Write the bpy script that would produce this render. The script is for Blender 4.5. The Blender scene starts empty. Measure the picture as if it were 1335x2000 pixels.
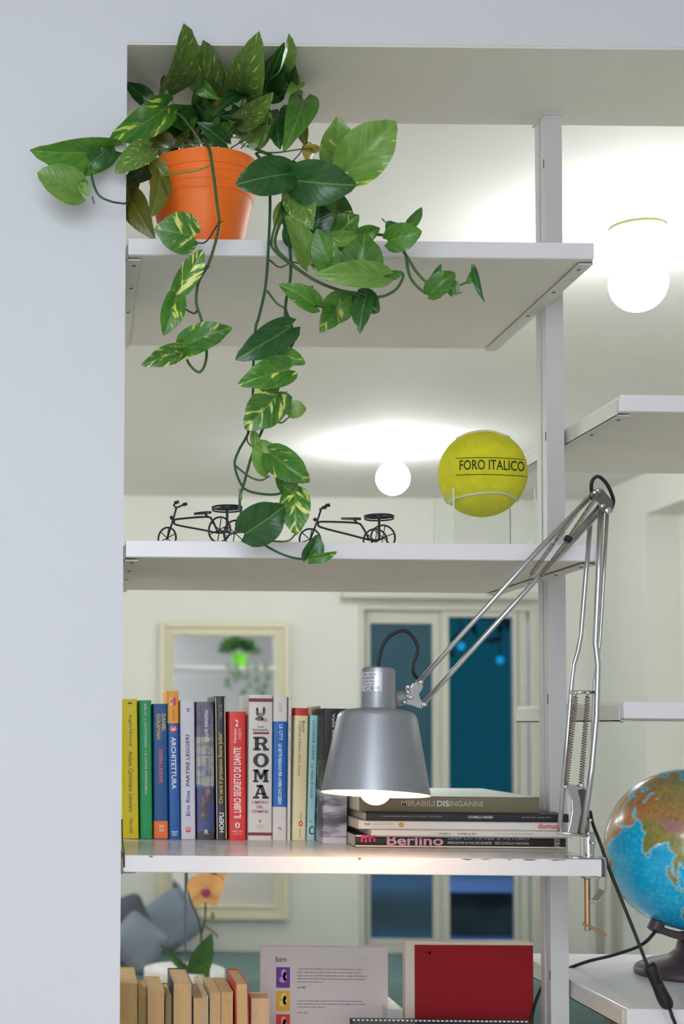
import bpy, math, random
from mathutils import Vector, Matrix, noise
PI = math.pi
sc = bpy.context.scene
C = sc.collection

# ------------------------------------------------------------------ camera
F = 2800.0; PPX, PPY = 151.0, 1271.2; YW = 2.24; ZC = 1.60
PITCH = math.atan(0.05243); ROLL = 0.0094
CAM = Vector((0, 0, ZC))
_f = Vector((0, math.cos(PITCH), math.sin(PITCH))); _u0 = Vector((0, -math.sin(PITCH), math.cos(PITCH))); _r0 = Vector((1, 0, 0))
RT = _r0*math.cos(ROLL) + _u0*math.sin(ROLL); UP = -_r0*math.sin(ROLL) + _u0*math.cos(ROLL); FW = _f
cd = bpy.data.cameras.new('camera'); cam = bpy.data.objects.new('camera', cd); C.objects.link(cam)
m = Matrix.Identity(4)
for i in range(3):
    m[i][0] = RT[i]; m[i][1] = UP[i]; m[i][2] = -FW[i]; m[i][3] = CAM[i]
cam.matrix_world = m
cd.sensor_fit = 'VERTICAL'; cd.sensor_height = 36.0; cd.sensor_width = 24.0
cd.lens = F/2000*36
cd.shift_x = (667.5-PPX)/2000; cd.shift_y = (PPY-1000)/2000
cd.clip_start = 0.05
cd.dof.use_dof = True; cd.dof.focus_distance = 2.36; cd.dof.aperture_fstop = 4.4
sc.camera = cam

# ------------------------------------------------------------------ world (dusk outside), lights, exposure
w = bpy.data.worlds.new('dusk'); sc.world = w; w.use_nodes = True
w.node_tree.nodes['Background'].inputs[0].default_value = (0.002, 0.066, 0.108, 1)
w.node_tree.nodes['Background'].inputs[1].default_value = 0.9
def area(name, loc, rot, sx, sy, e, col):
    l = bpy.data.lights.new(name, 'AREA'); l.shape = 'RECTANGLE'; l.size = sx; l.size_y = sy; l.energy = e; l.color = col
    o = bpy.data.objects.new(name, l); o.location = loc; o.rotation_euler = rot; C.objects.link(o); return o
area('front_room_fill', (-0.6, -2.3, 1.9), (math.radians(86), 0, 0), 2.6, 1.6, 62, (0.80, 0.88, 1.0))  # unseen area light added to light the front wall evenly; no window here
area('ceiling_panel', (-0.5, -0.3, 2.74), (math.radians(16), 0, 0), 0.7, 0.5, 20, (0.86, 0.9, 1.0))
BULB_E = 98.0; DESK_E = 34.0
sc.view_settings.view_transform = 'Standard'
sc.view_settings.look = 'None'
sc.view_settings.exposure = 0.0
sc.view_settings.gamma = 1.0
sc.view_settings.use_curve_mapping = False

# ------------------------------------------------------------------ helpers
def P(px, py, k):
    v = RT*((px-PPX)/F) + UP*(-(py-PPY)/F) + FW
    return CAM + v*(k*YW/v.y)
def S(k): return k/1250.0          # metres per photo pixel at depth factor k
def lin(c):
    return tuple(((x/255)/12.92 if x/255 <= 0.04045 else ((x/255+0.055)/1.055)**2.4) for x in c)
MATS = {}
def mat(name, rgb, rough=0.5, metal=0.0, bump=0.0, bscale=200.0, mottle=0.0, mscale=8.0, emit=0.0, coat=0.0, spec=0.5, trans=0.0, ior=1.45, alpha=1.0):
    if name in MATS: return MATS[name]
    mt = bpy.data.materials.new(name); mt.use_nodes = True; nt = mt.node_tree; b = nt.nodes['Principled BSDF']
    col = lin(rgb)+(1,)
    b.inputs['Base Color'].default_value = col
    b.inputs['Roughness'].default_value = rough; b.inputs['Metallic'].default_value = metal
    b.inputs['Specular IOR Level'].default_value = spec; b.inputs['Coat Weight'].default_value = coat
    b.inputs['Transmission Weight'].default_value = trans; b.inputs['IOR'].default_value = ior
    tc = nt.nodes.new('ShaderNodeTexCoord')
    if mottle > 0:
        n = nt.nodes.new('ShaderNodeTexNoise'); n.inputs['Scale'].default_value = mscale; n.inputs['Detail'].default_value = 5
        nt.links.new(tc.outputs['Object'], n.inputs['Vector'])
        r = nt.nodes.new('ShaderNodeMapRange'); r.inputs[1].default_value = 0.3; r.inputs[2].default_value = 0.7
        r.inputs[3].default_value = 1-mottle; r.inputs[4].default_value = 1+mottle*0.4
        mx = nt.nodes.new('ShaderNodeVectorMath'); mx.operation = 'SCALE'; mx.inputs[0].default_value = col[:3]
        nt.links.new(n.outputs['Fac'], r.inputs[0]); nt.links.new(r.outputs[0], mx.inputs['Scale']); nt.links.new(mx.outputs[0], b.inputs['Base Color'])
    if bump > 0:
        n2 = nt.nodes.new('ShaderNodeTexNoise'); n2.inputs['Scale'].default_value = bscale; n2.inputs['Detail'].default_value = 3
        nt.links.new(tc.outputs['Object'], n2.inputs['Vector'])
        bp = nt.nodes.new('ShaderNodeBump'); bp.inputs['Strength'].default_value = bump; bp.inputs['Distance'].default_value = 0.002
        nt.links.new(n2.outputs['Fac'], bp.inputs['Height']); nt.links.new(bp.outputs[0], b.inputs['Normal'])
    if emit > 0:
        b.inputs['Emission Color'].default_value = col; b.inputs['Emission Strength'].default_value = emit
    MATS[name] = mt; return mt

OFF = {}
def meta(o, label=None, cat=None, group=None, kind=None):
    if label: o['label'] = label
    if cat: o['category'] = cat
    if group: o['group'] = group
    if kind: o['kind'] = kind
    return o
def thing(name, loc, label, cat, group=None):
    o = bpy.data.objects.new(name, None); o.empty_display_size = 0.02; C.objects.link(o); o.location = loc
    meta(o, label, cat, group); OFF[o.name] = Vector(loc); return o
class MB:
    def __init__(s): s.v = []; s.f = []; s.mi = []; s.uv = None
    def add(s, vs, fs, mi=0):
        n = len(s.v); s.v += [tuple(v) for v in vs]; s.f += [tuple(i+n for i in f) for f in fs]; s.mi += [mi]*len(fs)
        return s
    def box(s, a, b, mi=0):
        x0, y0, z0 = a; x1, y1, z1 = b
        vs = [(x0,y0,z0),(x1,y0,z0),(x1,y1,z0),(x0,y1,z0),(x0,y0,z1),(x1,y0,z1),(x1,y1,z1),(x0,y1,z1)]
        return s.add(vs, [(0,3,2,1),(4,5,6,7),(0,1,5,4),(1,2,6,5),(2,3,7,6),(3,0,4,7)], mi)
    def hexa(s, q, d, mi=0):      # quad q (4 points) extruded by vector d
        q = [Vector(p) for p in q]; vs = q+[p+Vector(d) for p in q]
        return s.add(vs, [(0,1,2,3),(7,6,5,4),(0,4,5,1),(1,5,6,2),(2,6,7,3),(3,7,4,0)], mi)
    def tube(s, pts, r, seg=10, mi=0, flat=None):
        pts = [Vector(p) for p in pts]; n = len(pts); rr = r if isinstance(r, (list, tuple)) else [r]*n
        t = (pts[1]-pts[0]).normalized(); a = Vector((0,0,1)) if abs(t.z) < 0.9 else Vector((1,0,0))
        nx = t.cross(a).normalized(); vs = []
        for i, p in enumerate(pts):
            if i == 0: t = pts[1]-pts[0]
            elif i == n-1: t = pts[-1]-pts[-2]
            else: t = pts[i+1]-pts[i-1]
            t.normalize(); nx = (nx - t*nx.dot(t))
            if nx.length < 1e-6: nx = t.orthogonal()
            nx.normalize(); ny = t.cross(nx)
            for j in range(seg):
                an = 2*PI*j/seg; vs.append(p + (nx*math.cos(an)+ny*math.sin(an))*rr[i])
        fs = [(i*seg+j, i*seg+(j+1) % seg, (i+1)*seg+(j+1) % seg, (i+1)*seg+j) for i in range(n-1) for j in range(seg)]
        fs.append(tuple(range(seg-1, -1, -1))); fs.append(tuple((n-1)*seg+j for j in range(seg)))
        return s.add(vs, fs, mi)
    def lathe(s, c, prof, axis=(0,0,1), seg=32, mi=0, cap=True):   # prof: (r, h) list
        c = Vector(c); ax = Vector(axis).normalized(); nx = ax.orthogonal().normalized(); ny = ax.cross(nx); vs = []
        for r, h in prof:
            r = max(r, 1e-5)
            for j in range(seg):
                an = 2*PI*j/seg; vs.append(c+ax*h+(nx*math.cos(an)+ny*math.sin(an))*r)
        n = len(prof)
        fs = [(i*seg+j, i*seg+(j+1) % seg, (i+1)*seg+(j+1) % seg, (i+1)*seg+j) for i in range(n-1) for j in range(seg)]
        if cap: fs.append(tuple(range(seg-1, -1, -1))); fs.append(tuple((n-1)*seg+j for j in range(seg)))
        return s.add(vs, fs, mi)
    def build(s, name, mats, parent=None, smooth=False, world=True, uv=None, bevel=0.0, label=None, solid=0.0):
        me = bpy.data.meshes.new(name)
        off = OFF.get(parent.name, Vector((0,0,0))) if (parent is not None and world) else Vector((0,0,0))
        me.from_pydata([Vector(v)-off for v in s.v], [], s.f)
        if not isinstance(mats, (list, tuple)): mats = [mats]
        for q in mats: me.materials.append(q)
        me.polygons.foreach_set('material_index', s.mi)
        if smooth: me.polygons.foreach_set('use_smooth', [True]*len(me.polygons))
        if uv is not None:
            l = me.uv_layers.new(name='UVMap')
            for lp in me.loops: l.data[lp.index].uv = uv[lp.vertex_index]
        me.update()
        o = bpy.data.objects.new(name, me); C.objects.link(o)
        if parent is not None: o.parent = parent; OFF[o.name] = off
        if smooth == 'auto':
            pass
        if bevel > 0:
            b = o.modifiers.new('bevel', 'BEVEL'); b.width = bevel; b.segments = 2; b.limit_method = 'ANGLE'; b.angle_limit = math.radians(50)
        if solid > 0:
            b = o.modifiers.new('thickness', 'SOLIDIFY'); b.thickness = solid; b.offset = 0
        if smooth and not solid:
            for e in []: pass
        if label: o['label'] = label
        return o
def auto_smooth(o, deg=40):
    me = o.data; import bmesh
    bm = bmesh.new(); bm.from_mesh(me)
    for e in bm.edges:
        if len(e.link_faces) == 2 and e.calc_face_angle(0) > math.radians(deg): e.smooth = False
    for f in bm.faces: f.smooth = True
    bm.to_mesh(me); bm.free(); return o
def smooth_path(pts, n=6):
    pts = [Vector(p) for p in pts]; out = []
    q = [pts[0]*2-pts[1]]+pts+[pts[-1]*2-pts[-2]]
    for i in range(1, len(q)-2):
        for j in range(n):
            t = j/n; a, b, c, d = q[i-1], q[i], q[i+1], q[i+2]
            out.append(0.5*((2*b)+(-a+c)*t+(2*a-5*b+4*c-d)*t*t+(-a+3*b-3*c+d)*t**3))
    out.append(pts[-1]); return out
def struct(o): o['kind'] = 'structure'; return o
TXT = {}
BOLD = {'ARCHITETTURA', 'PARTIRE LEGGERI', 'HOEPLI', 'Eric Ries', 'IL LIBRO SEGRETO DI DANTE', 'DANIEL', 'GOLEMAN', 'ESSERE LEADER', "L'IMPERO", 'DEL', 'CRIMINE', 'Yuri', 'Salvatella', 'Berlino', 'domus', '600.19 · J. GOTTMANN · LA CITTÀ INVINCIBILE', 'LE SETTE REGOLE PER AVERE SUCCESSO', 'E', '2', '3'}
def text_geo(s):
    if s in TXT: return TXT[s]
    cu = bpy.data.curves.new('t', 'FONT'); cu.body = s; cu.resolution_u = 3; cu.offset = .018 if s in BOLD else .008
    o = bpy.data.objects.new('t', cu); C.objects.link(o)
    dg = bpy.context.evaluated_depsgraph_get(); me = bpy.data.meshes.new_from_object(o.evaluated_get(dg))
    vs = [Vector(v.co) for v in me.vertices]; fs = [tuple(p.vertices) for p in me.polygons]
    bpy.data.objects.remove(o); bpy.data.curves.remove(cu); bpy.data.meshes.remove(me)
    x0 = min(v.x for v in vs); x1 = max(v.x for v in vs); y0 = min(v.y for v in vs); y1 = max(v.y for v in vs)
    vs = [((v.x-x0)/(x1-x0), (v.y-y0)/(y1-y0)) for v in vs]
    TXT[s] = (vs, fs); return TXT[s]
def lettering(name, s, mapf, m, parent, world=True, extra=None):
    b = MB()
    if s:
        vs, fs = text_geo(s)
        b.add([mapf(u, v) for u, v in vs], fs)
    if extra: extra(b)
    return b.build(name, m, parent, world=world)

# ------------------------------------------------------------------ materials of the setting
M_front = mat('painted wall cool white', (216, 217, 222), 0.7, bump=0.15, bscale=60, mottle=0.02, mscale=3)
M_back = mat('painted wall warm white', (226, 227, 218), 0.8, bump=0.1, bscale=60, mottle=0.02, mscale=3)
M_ceil = mat('ceiling paint', (228, 228, 222), 0.85, mottle=0.015, mscale=2)
M_soff = mat('soffit bounce tint', (222, 220, 208), 0.8, mottle=0.02, mscale=6)  # warm tone of bounced light put into the soffit colour
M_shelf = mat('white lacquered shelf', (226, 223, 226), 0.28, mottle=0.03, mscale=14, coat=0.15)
M_shelf_u = mat('shelf underside bounce tint', (216, 213, 202), 0.5, mottle=0.04, mscale=10)  # shelf white again, tinted beige for the bounced light underneath
M_brk = mat('white painted steel', (208, 206, 196), 0.4, mottle=0.04, mscale=30)
M_post = mat('white painted post', (200, 198, 198), 0.42, mottle=0.02, mscale=12)
M_floor = mat('floor tiles', (214, 206, 194), 0.5, mottle=0.05, mscale=5)
M_wood = mat('oiled wood', (150, 100, 55), 0.5, mottle=0.2, mscale=20)
M_winf = mat('window frame ivory', (205, 204, 190), 0.45)
M_black = mat('black rubber', (18, 18, 20), 0.45)
M_dark = mat('dark shadow gap', (60, 55, 50), 0.8)
M_screw = mat('screw metal', (120, 115, 105), 0.4, metal=0.9)

# ------------------------------------------------------------------ setting
K2 = 3.4; YF = K2*YW; ZCEIL = P(640, 972, K2).z
YB = 1.13*YW
XE_T = P(247, 90, 1).x; ZT = P(700, 91, 1).z; pB = P(235, 2000, 1); XE = P(241, 1040, 1).x
XR = 3.0; XL = -2.0; YC = -2.6
b = MB(); b.box((XL, YW, 0), (XE, YB, ZCEIL)); b.v = [tuple(v) for v in b.v]; struct(b.build('wall_front', M_front))
b = MB(); b.box((XE, YW, ZT+0.004), (XR, YB, ZCEIL)); o = struct(b.build('wall_lintel', M_front))
b = MB(); b.box((XE, YW+0.001, ZT), (XR, YB, ZT+0.004)); struct(b.build('trim_1', M_soff))
b = MB(); b.box((XR, YW, 0), (XR+1.2, YB, ZCEIL)); struct(b.build('wall_front.001', M_front))
XRW = P(1250, 922, 3.06).x      # right wall of the back room
b = MB(); b.box((XL-.1, YC, ZCEIL), (XR+1.2, YF+.2, ZCEIL+0.1)); struct(b.build('ceiling', M_ceil))
b = MB(); b.box((XL-.1, YC, -0.1), (XR+1.2, YF+.2, 0)); struct(b.build('floor', M_floor))
b = MB(); b.box((XL-.1, YC, 0), (XL, YF, ZCEIL)); struct(b.build('wall_left', M_back))
b = MB(); b.box((XR+1.2, YC, 0), (XR+1.3, YF+.2, ZCEIL)); struct(b.build('wall_right', M_back))
b = MB(); b.box((XL-.1, YC-.1, 0), (XR+1.3, YC, ZCEIL)); struct(b.build('wall_behind', mat('front room wall', (236, 237, 244), .8)))
# right wall of back room with a wide opening
y_a = 3.04*YW; y_b = 1.9*YW; zh = P(1256, 1004, 3.04).z
b = MB(); b.box((XRW, y_a, 0), (XRW+.16, YF, ZCEIL)); b.box((XRW, y_b, zh), (XRW+.16, y_a, ZCEIL)); b.box((XRW, YB, 0), (XRW+.16, y_b, ZCEIL))
struct(b.build('wall_right.001', M_back))
b = MB(); b.box((XRW+.161, y_b-.3, 0), (XRW+.25, y_a+.1, ZCEIL)); struct(b.build('wall_right.002', M_back))
# far wall with window hole
wl, wr = P(700, 1400, K2).x, P(1048, 1400, K2).x; wt, wb_ = P(870, 1182, K2).z, P(870, 1862, K2).z
b = MB(); b.box((XL, YF, 0), (wl, YF+.2, ZCEIL)); b.box((wr, YF, 0), (XR+1.2, YF+.2, ZCEIL)); b.box((wl, YF, wt), (wr, YF+.2, ZCEIL)); b.box((wl, YF, 0), (wr, YF+.2, wb_))
struct(b.build('wall_far', M_back))
# window
def X(px, k=K2, py=1500): return P(px, py, k).x
def Z(py, k=K2, px=870): return P(px, py, k).z
wn = thing('window_1', (X(870), YF, wb_), None, None); struct(wn)
fr = MB()
fr.box((wl, YF-.02, wt-.03), (wr, YF+.09, wt)); fr.box((wl, YF-.02, wb_), (wr, YF+.09, wb_+.035))
fr.box((wl, YF-.02, wb_+.035), (wl+.03, YF+.09, wt-.03)); fr.box((wr-.04, YF-.02, wb_+.035), (wr, YF+.09, wt-.03))
fr.build('window_frame', M_winf, wn, bevel=.004)
pl = mat('clear window glass', (235, 245, 245), 0.02, trans=1.0, ior=1.12, spec=.2)
pl2 = mat('hazy window glass', (160, 196, 204), 0.25, trans=0.9, ior=1.2, mottle=.1)
for (a, bb, yy, g, tp) in ((716, 862, .045, pl2, 1218), (862, 1012, .02, pl, 1205)):
    s_ = MB(); x0, x1 = X(a), X(bb); z0, z1 = wb_+.036, wt-.031; gx0 = X(725 if a < 800 else 877); gx1 = X(847 if a < 800 else 1003); gz0 = Z(1836); gz1 = Z(tp)
    y0, y1 = YF+yy-.022, YF+yy+.018
    s_.box((x0, y0, z0), (gx0, y1, z1)); s_.box((gx1, y0, z0), (x1, y1, z1)); s_.box((gx0, y0, z0), (gx1, y1, gz0)); s_.box((gx0, y0, gz1), (gx1, y1, z1))
    so = s_.build('window_sash', M_winf, wn, bevel=.003)
    MB().box((gx0, YF+yy-.006, gz0), (gx1, YF+yy, gz1)).build('pane', g, so)
s_ = MB(); s_.box((X(1014), YF+.0, wb_+.036), (X(1030), YF+.03, wt-.031)); s_.build('side_rail', M_winf, wn)
s_ = MB(); s_.box((X(664), YF-.09, Z(1172)), (X(1062), YF-.001, Z(1158))); struct(s_.build('trim_2', M_winf, bevel=.003))
s_ = MB(); s_.box((X(690), YF-.05, wb_-.04), (X(1056), YF-.001, wb_)); struct(s_.build('trim_3', M_winf, bevel=.004))
s_ = MB(); s_.box((X(705), YF-.07, wb_-.10), (X(1050), YF-.001, wb_-.055)); struct(s_.build('trim_4', M_wood, bevel=.004))
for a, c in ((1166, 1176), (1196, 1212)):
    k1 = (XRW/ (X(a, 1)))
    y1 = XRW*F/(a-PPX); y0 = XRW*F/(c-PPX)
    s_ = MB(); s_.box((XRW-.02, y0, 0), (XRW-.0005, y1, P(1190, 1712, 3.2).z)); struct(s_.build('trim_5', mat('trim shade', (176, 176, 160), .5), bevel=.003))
# outside terrace
t = MB(); t.box((-3, YF+.2, -0.1), (6, YF+5, 0)); struct(t.build('terrace', mat('terrace paving', (120, 160, 200), .7, mottle=.2, mscale=3)))
g = MB(); g.box((-3, YF+3.6, 0), (6, YF+3.9, P(870, 1740, 5.0).z)); o = g.build('terrace_wall', mat('dark rendered wall', (92, 84, 70), .9, mottle=.4, mscale=3), bevel=.01)
meta(o, 'dark rendered terrace wall seen through the lower half of the window', 'wall')
g = MB(); g.box((-3, YF+3.5, P(870, 1740, 5.0).z), (6, YF+4.0, P(870, 1720, 5.0).z)); cp = g.build('coping', mat('pale coping', (190, 195, 225), .8), o, world=True)
hb = MB(); rnd = random.Random(5)
for i in range(900):
    cx, cz = rnd.uniform(0, 6), rnd.gauss(3.3, .35); c = Vector((cx, YF+6+rnd.uniform(-.3, .3), cz)); d = Vector((rnd.uniform(-1, 1), rnd.uniform(-1, 1), rnd.uniform(-1, 1))).normalized()
    e = d.orthogonal().normalized(); hb.add([c-d*.12, c+e*.05, c+d*.12, c-e*.05], [(0, 1, 2, 3)])
tr_ = thing('tree', (3.0, YF+6, 0), 'dark tree outside, its foliage at the top of the window', 'tree')
meta(hb.build('canopy', mat('dark foliage', (30, 50, 44), .8), tr_), kind='stuff'); MB().tube([(4.6, YF+6, -.1), (4.5, YF+6, 1.8), (4.2, YF+6, 3.2)], [.14, .1, .05]).build('trunk', mat('bark', (60, 50, 44), .9), tr_, smooth=True)
for i, (px, py) in enumerate(((900, 1262), (976, 1289))):
    c = P(px, py, 5.6); b = MB(); b.lathe(c, [(0, -.034), (.024, -.03), (.034, 0), (.024, .03), (0, .034)], seg=16)
    o = b.build('garden_lamp', mat('blue lamp glow', (20, 150, 205), .5, emit=.8), smooth=True)
    meta(o, ['small blue round lamp outside the window, the left and higher one', 'small blue round lamp outside the window, the right and lower one'][i], 'lamp', 'blue lamps outside the window')
    MB().tube([c+Vector((0, 0, .034)), c+Vector((.02, .1, .3)), c+Vector((.05, .5, .5))], .006).build('hanging_wire', M_black, o)
pl_ = bpy.data.lights.new('terrace_fill', 'POINT'); pl_.energy = 190; pl_.color = (.35, .55, 1.0); pl_.shadow_soft_size = .1  # added point light without a lamp body, lights the terrace and coping
o = bpy.data.objects.new('terrace_fill', pl_); o.location = (1.6, YF+1.6, 2.9); C.objects.link(o)

# ------------------------------------------------------------------ posts and shelves
def post(x0, x1, label):
    r = thing('shelf_post', ((x0+x1)/2, 1.12*YW, 0), label, 'post')
    y0, y1 = 1.108*YW, 1.1317*YW; d = y1-y0
    b = MB(); b.box((x0, y0, 0), (x1, y0+d*.42, ZT)); b.box((x0+.004, y0+d*.42, 0), (x1-.004, y0+d*.58, ZT)); b.box((x0, y0+d*.58, 0), (x1, y1, ZT))
    b.build('upright', M_post, r, bevel=.0008)
    sl = MB()
    for py in (320, 852, 1365, 1905):
        z = P(1055, py, 1.11).z
        sl.box((x0-.0004, y0+.002, z-.008), (x0+.003, y0+.0055, z+.008))
    sl.build('slot', M_dark, r)
    b = MB(); b.box((x0-.004, y0-.004, ZT-.003), (x1+.004, y1+.004, ZT-.0002)); b.build('top_plate', M_brk, r)
    return r
xp0, xp1 = P(1068, 1000, 1.108).x, P(1103, 1000, 1.108).x
post(xp0, xp1, 'white square upright post between the left and right shelf bays')
XP2 = 1.74
post(XP2, XP2+.03, 'white upright post at the far side of the right shelf bay, outside the frame')
def shelf(x0, x1, ztop, ends, label, th=.0265, chips=None, yb=1.242*YW):
    r = thing('shelf', ((x0+x1)/2, YW+.2, ztop-th), label, 'shelf')
    b = MB()
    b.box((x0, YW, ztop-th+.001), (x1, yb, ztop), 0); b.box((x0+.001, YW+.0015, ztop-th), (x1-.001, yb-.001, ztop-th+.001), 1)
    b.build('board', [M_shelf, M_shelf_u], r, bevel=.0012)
    for e in ends:
        s = -1 if e == 'L' else 1; xe = x0 if e == 'L' else x1
        q = MB(); xo = xe+s*.0005
        q.box((min(xo, xo+s*.0022), YW+.014, ztop-th-.004), (max(xo, xo+s*.0022), yb, ztop-.006))
        xi = xe-s*.020
        q.box((min(xo+s*.0022, xi), YW+.014, ztop-th-.0042), (max(xo+s*.0022, xi), yb, ztop-th-.0022))
        bo = q.build('bracket', M_brk, r)
        for yy in (YW+.04, YW+.16, YW+.30):
            MB().lathe((xe-s*.011, yy, ztop-th-.0056), [(.0028, 0), (.0034, .0012)], seg=12).build('screw', M_screw, bo)
    return r
SH = {}
zs = {1: P(700, 470, 1).z, 2: P(640, 1059, 1).z, 3: P(700, 1674.5, 1).z, 4: P(700, 2262, 1).z}
x1s = {1: P(1157, 480, 1).x, 2: P(1166, 1080, 1).x, 3: P(1178, 1690, 1).x, 4: P(1178, 1690, 1).x}
labs = {1: 'white top shelf carrying the orange potted trailing plant', 2: 'white shelf carrying two wire tricycles and the tennis ball', 3: 'white chipped shelf carrying the book row and clamped desk lamp', 4: 'white shelf below the frame under the page-side-out books'}
for i in (1, 2, 3, 4): SH[i] = shelf(XE+.004, x1s[1]+.002 if i < 3 else x1s[3]-.003, zs[i], 'LR', labs[i])
xr0 = P(1214, 1000, 1).x
zr = {1: P(1270, 772, 1).z, 2: P(1270, 1371, 1).z, 3: P(1270, 1971, 1).z}
rl = {1: 'white shelf at upper right beside the tennis ball', 2: 'white shelf at right above the globe', 3: 'white shelf at lower right under the globe'}
for i in (1, 2, 3): shelf(xr0, XP2-.004, zr[i], 'LR', rl[i])
shelf(XP2+.034, XR-.004, zr[1]+.16, 'LR', 'white shelf outside the frame at far right')
# paint chips on the edge of shelf 3
for (a, bb, hh) in ((696, 706, 6), (900, 925, 3), (938, 960, 4), (985, 1004, 3), (1020, 1048, 4), (1068, 1106, 3), (288, 300, 4)):
    c = MB(); n = 7; up = []; dn = []
    for j in range(n):
        x = P(a+(bb-a)*j/(n-1), 1678, 1).x; up.append((x, YW-.0004, zs[3]-.0006)); dn.append((x, YW-.0004, zs[3]-.0006-S(1)*hh*(rnd.random()*.8+.1)*math.sin(PI*(j+.3)/(n-.4))))
    vs = up+dn; c.add(vs, [(j, j+n, j+n+1, j+1) for j in range(n-1)])
    c.build('paint_chip', mat('bare chipboard', (120, 92, 66), .8), SH[3])
# black cord running up at the left end of shelf 3
o = MB().tube(smooth_path([P(238, 1600, .995), P(239, 1645, .995), P(242, 1668, .99), P(242.5, 1694, .99)], 5), .0011, seg=8).build('cord', M_black, smooth=True)
meta(o, 'thin black cord at the left end of the book shelf', 'cord')

# ------------------------------------------------------------------ ceiling bulbs
M_bulb = mat('glowing opal bulb', (250, 253, 255), .4, emit=BULB_E)
M_porc = mat('white porcelain', (235, 234, 228), .3)
def ceiling_bulb(px, py_bulb, k, label, rb=.067, loc=None):
    c = P(px, py_bulb, k) if loc is None else Vector(loc)
    r = thing('ceiling_lamp', (c.x, c.y, ZCEIL), label, 'lamp', 'bare globe bulbs on the ceiling')
    b = MB(); b.lathe((c.x, c.y, ZCEIL), [(.001, -.010), (.115, -.010), (.13, -.004), (.13, -.0005)], seg=48); b.build('ceiling_rose', M_porc, r, smooth=False)
    top = ZCEIL-.010
    b = MB(); b.lathe((c.x, c.y, top), [(.064, -.008), (.066, -.0005)], seg=40); b.build('shadow_gap', mat('olive gap shadow', (120, 135, 80), .8), r)  # recess above the socket, its dark shade painted as an olive ring
    h = top-.008-(c.z+rb*.9)
    b = MB(); b.lathe((c.x, c.y, top-.008), [(.024, -h-.004), (.026, -h*.55), (.032, -h*.4), (.055, -h*.18), (.066, -.004), (.068, 0)], seg=40); b.build('socket', M_porc, r, smooth=True)
    prof = []
    for i in range(15):
        a = -PI/2+PI*i/14*.84; prof.append((rb*math.cos(a), rb*math.sin(a)))
    prof += [(.031, rb*.99), (.030, rb*1.2), (.0295, rb*1.36)]
    b = MB(); b.lathe((c.x, c.y, c.z), prof, seg=32); b.build('bulb', M_bulb, r, smooth=True)
ceiling_bulb(1246, 553, 1.527, 'large round glowing bulb on ceiling at upper right')
ceiling_bulb(767, 934, 2.757, 'smaller distant round glowing bulb on ceiling behind the middle shelf')

ceiling_bulb(0, 0, 0, 'added ceiling bulb outside the frame, brightening the left of the back room', loc=(-1.0, 5.4, ZCEIL-.2))  # this and the next three: unseen bulbs added to brighten the back room
ceiling_bulb(0, 0, 0, 'added ceiling bulb outside the frame, brightening the room close behind the shelves', loc=(-.9, 3.2, ZCEIL-.2))
ceiling_bulb(0, 0, 0, 'added ceiling bulb outside the frame, brightening the far left of the back room', loc=(-1.2, 6.8, ZCEIL-.2))
ceiling_bulb(0, 0, 0, 'added ceiling bulb outside the frame, brightening the right of the back room', loc=(2.35, 3.0, ZCEIL-.2))

ceiling_bulb(0, 0, 0, 'added ceiling bulb behind the viewer, brightening the front room for the mirror', loc=(.1, -1.9, ZCEIL-.2))  # unseen bulb added to brighten the front room seen in the mirror

# ------------------------------------------------------------------ wall mirror
mx0, mx1, mz0, mz1 = X(310), X(562), Z(1798), Z(1220)
r = thing('wall_mirror', ((mx0+mx1)/2, YF, mz0), 'cream framed rectangular mirror on the far wall behind the books', 'mirror')
Mcr = mat('cream moulded frame', (222, 216, 188), .45)
def ring(b, x0, x1, z0, z1, wd, ya, yb):
    b.box((x0, ya, z0), (x0+wd, yb, z1)); b.box((x1-wd, ya, z0), (x1, yb, z1)); b.box((x0+wd, ya, z0), (x1-wd, yb, z0+wd)); b.box((x0+wd, ya, z1-wd), (x1-wd, yb, z1))
b = MB(); ring(b, mx0, mx1, mz0, mz1, .03, YF-.05, YF-.002); ring(b, mx0+.03, mx1-.03, mz0+.03, mz1-.03, .03, YF-.035, YF-.002); ring(b, mx0+.06, mx1-.06, mz0+.06, mz1-.06, .012, YF-.045, YF-.002)
b.build('frame', Mcr, r, bevel=.004)
MB().box((mx0+.06, YF-.018, mz0+.06), (mx1-.06, YF-.012, mz1-.06)).build('glass', mat('silvered mirror', (235, 238, 236), .03, metal=1.0), r)

# ------------------------------------------------------------------ sofa and cushions
def softbox(b, c, sx, sy, sz, p=.18, n=12, rot=None, seed=0, wob=0.0, pillow=0.0):
    vs = []; fs = []
    for i in range(n+1):
        la = -PI/2+PI*i/n
        for j in range(2*n):
            lo = PI*j/n
            def sp(v, e): return math.copysign(abs(v)**e, v)
            x = sp(math.cos(la), p)*sp(math.cos(lo), p); y = sp(math.cos(la), p)*sp(math.sin(lo), p); z = sp(math.sin(la), p)
            if pillow: y *= (1-pillow*max(abs(x), abs(z))**3)
            v = Vector((x*sx, y*sy, z*sz))
            if wob: v += Vector((0, 1, 0))*noise.noise(v*9+Vector((seed, 0, 0)))*wob
            if rot: v = rot @ v
            vs.append(Vector(c)+v)
    for i in range(n):
        for j in range(2*n):
            fs.append((i*2*n+j, i*2*n+(j+1) % (2*n), (i+1)*2*n+(j+1) % (2*n), (i+1)*2*n+j))
    b.add(vs, fs); return b
Mteal = mat('teal sofa fabric', (104, 128, 128), .9, bump=.3, bscale=400)
r = thing('sofa', (.9, YF-.45, 0), 'low teal daybed sofa under the mirror and window', 'sofa')
softbox(MB(), (1.0, YF-.45, .32), 1.55, .42, .12).build('seat', Mteal, r, smooth=True)
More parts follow.
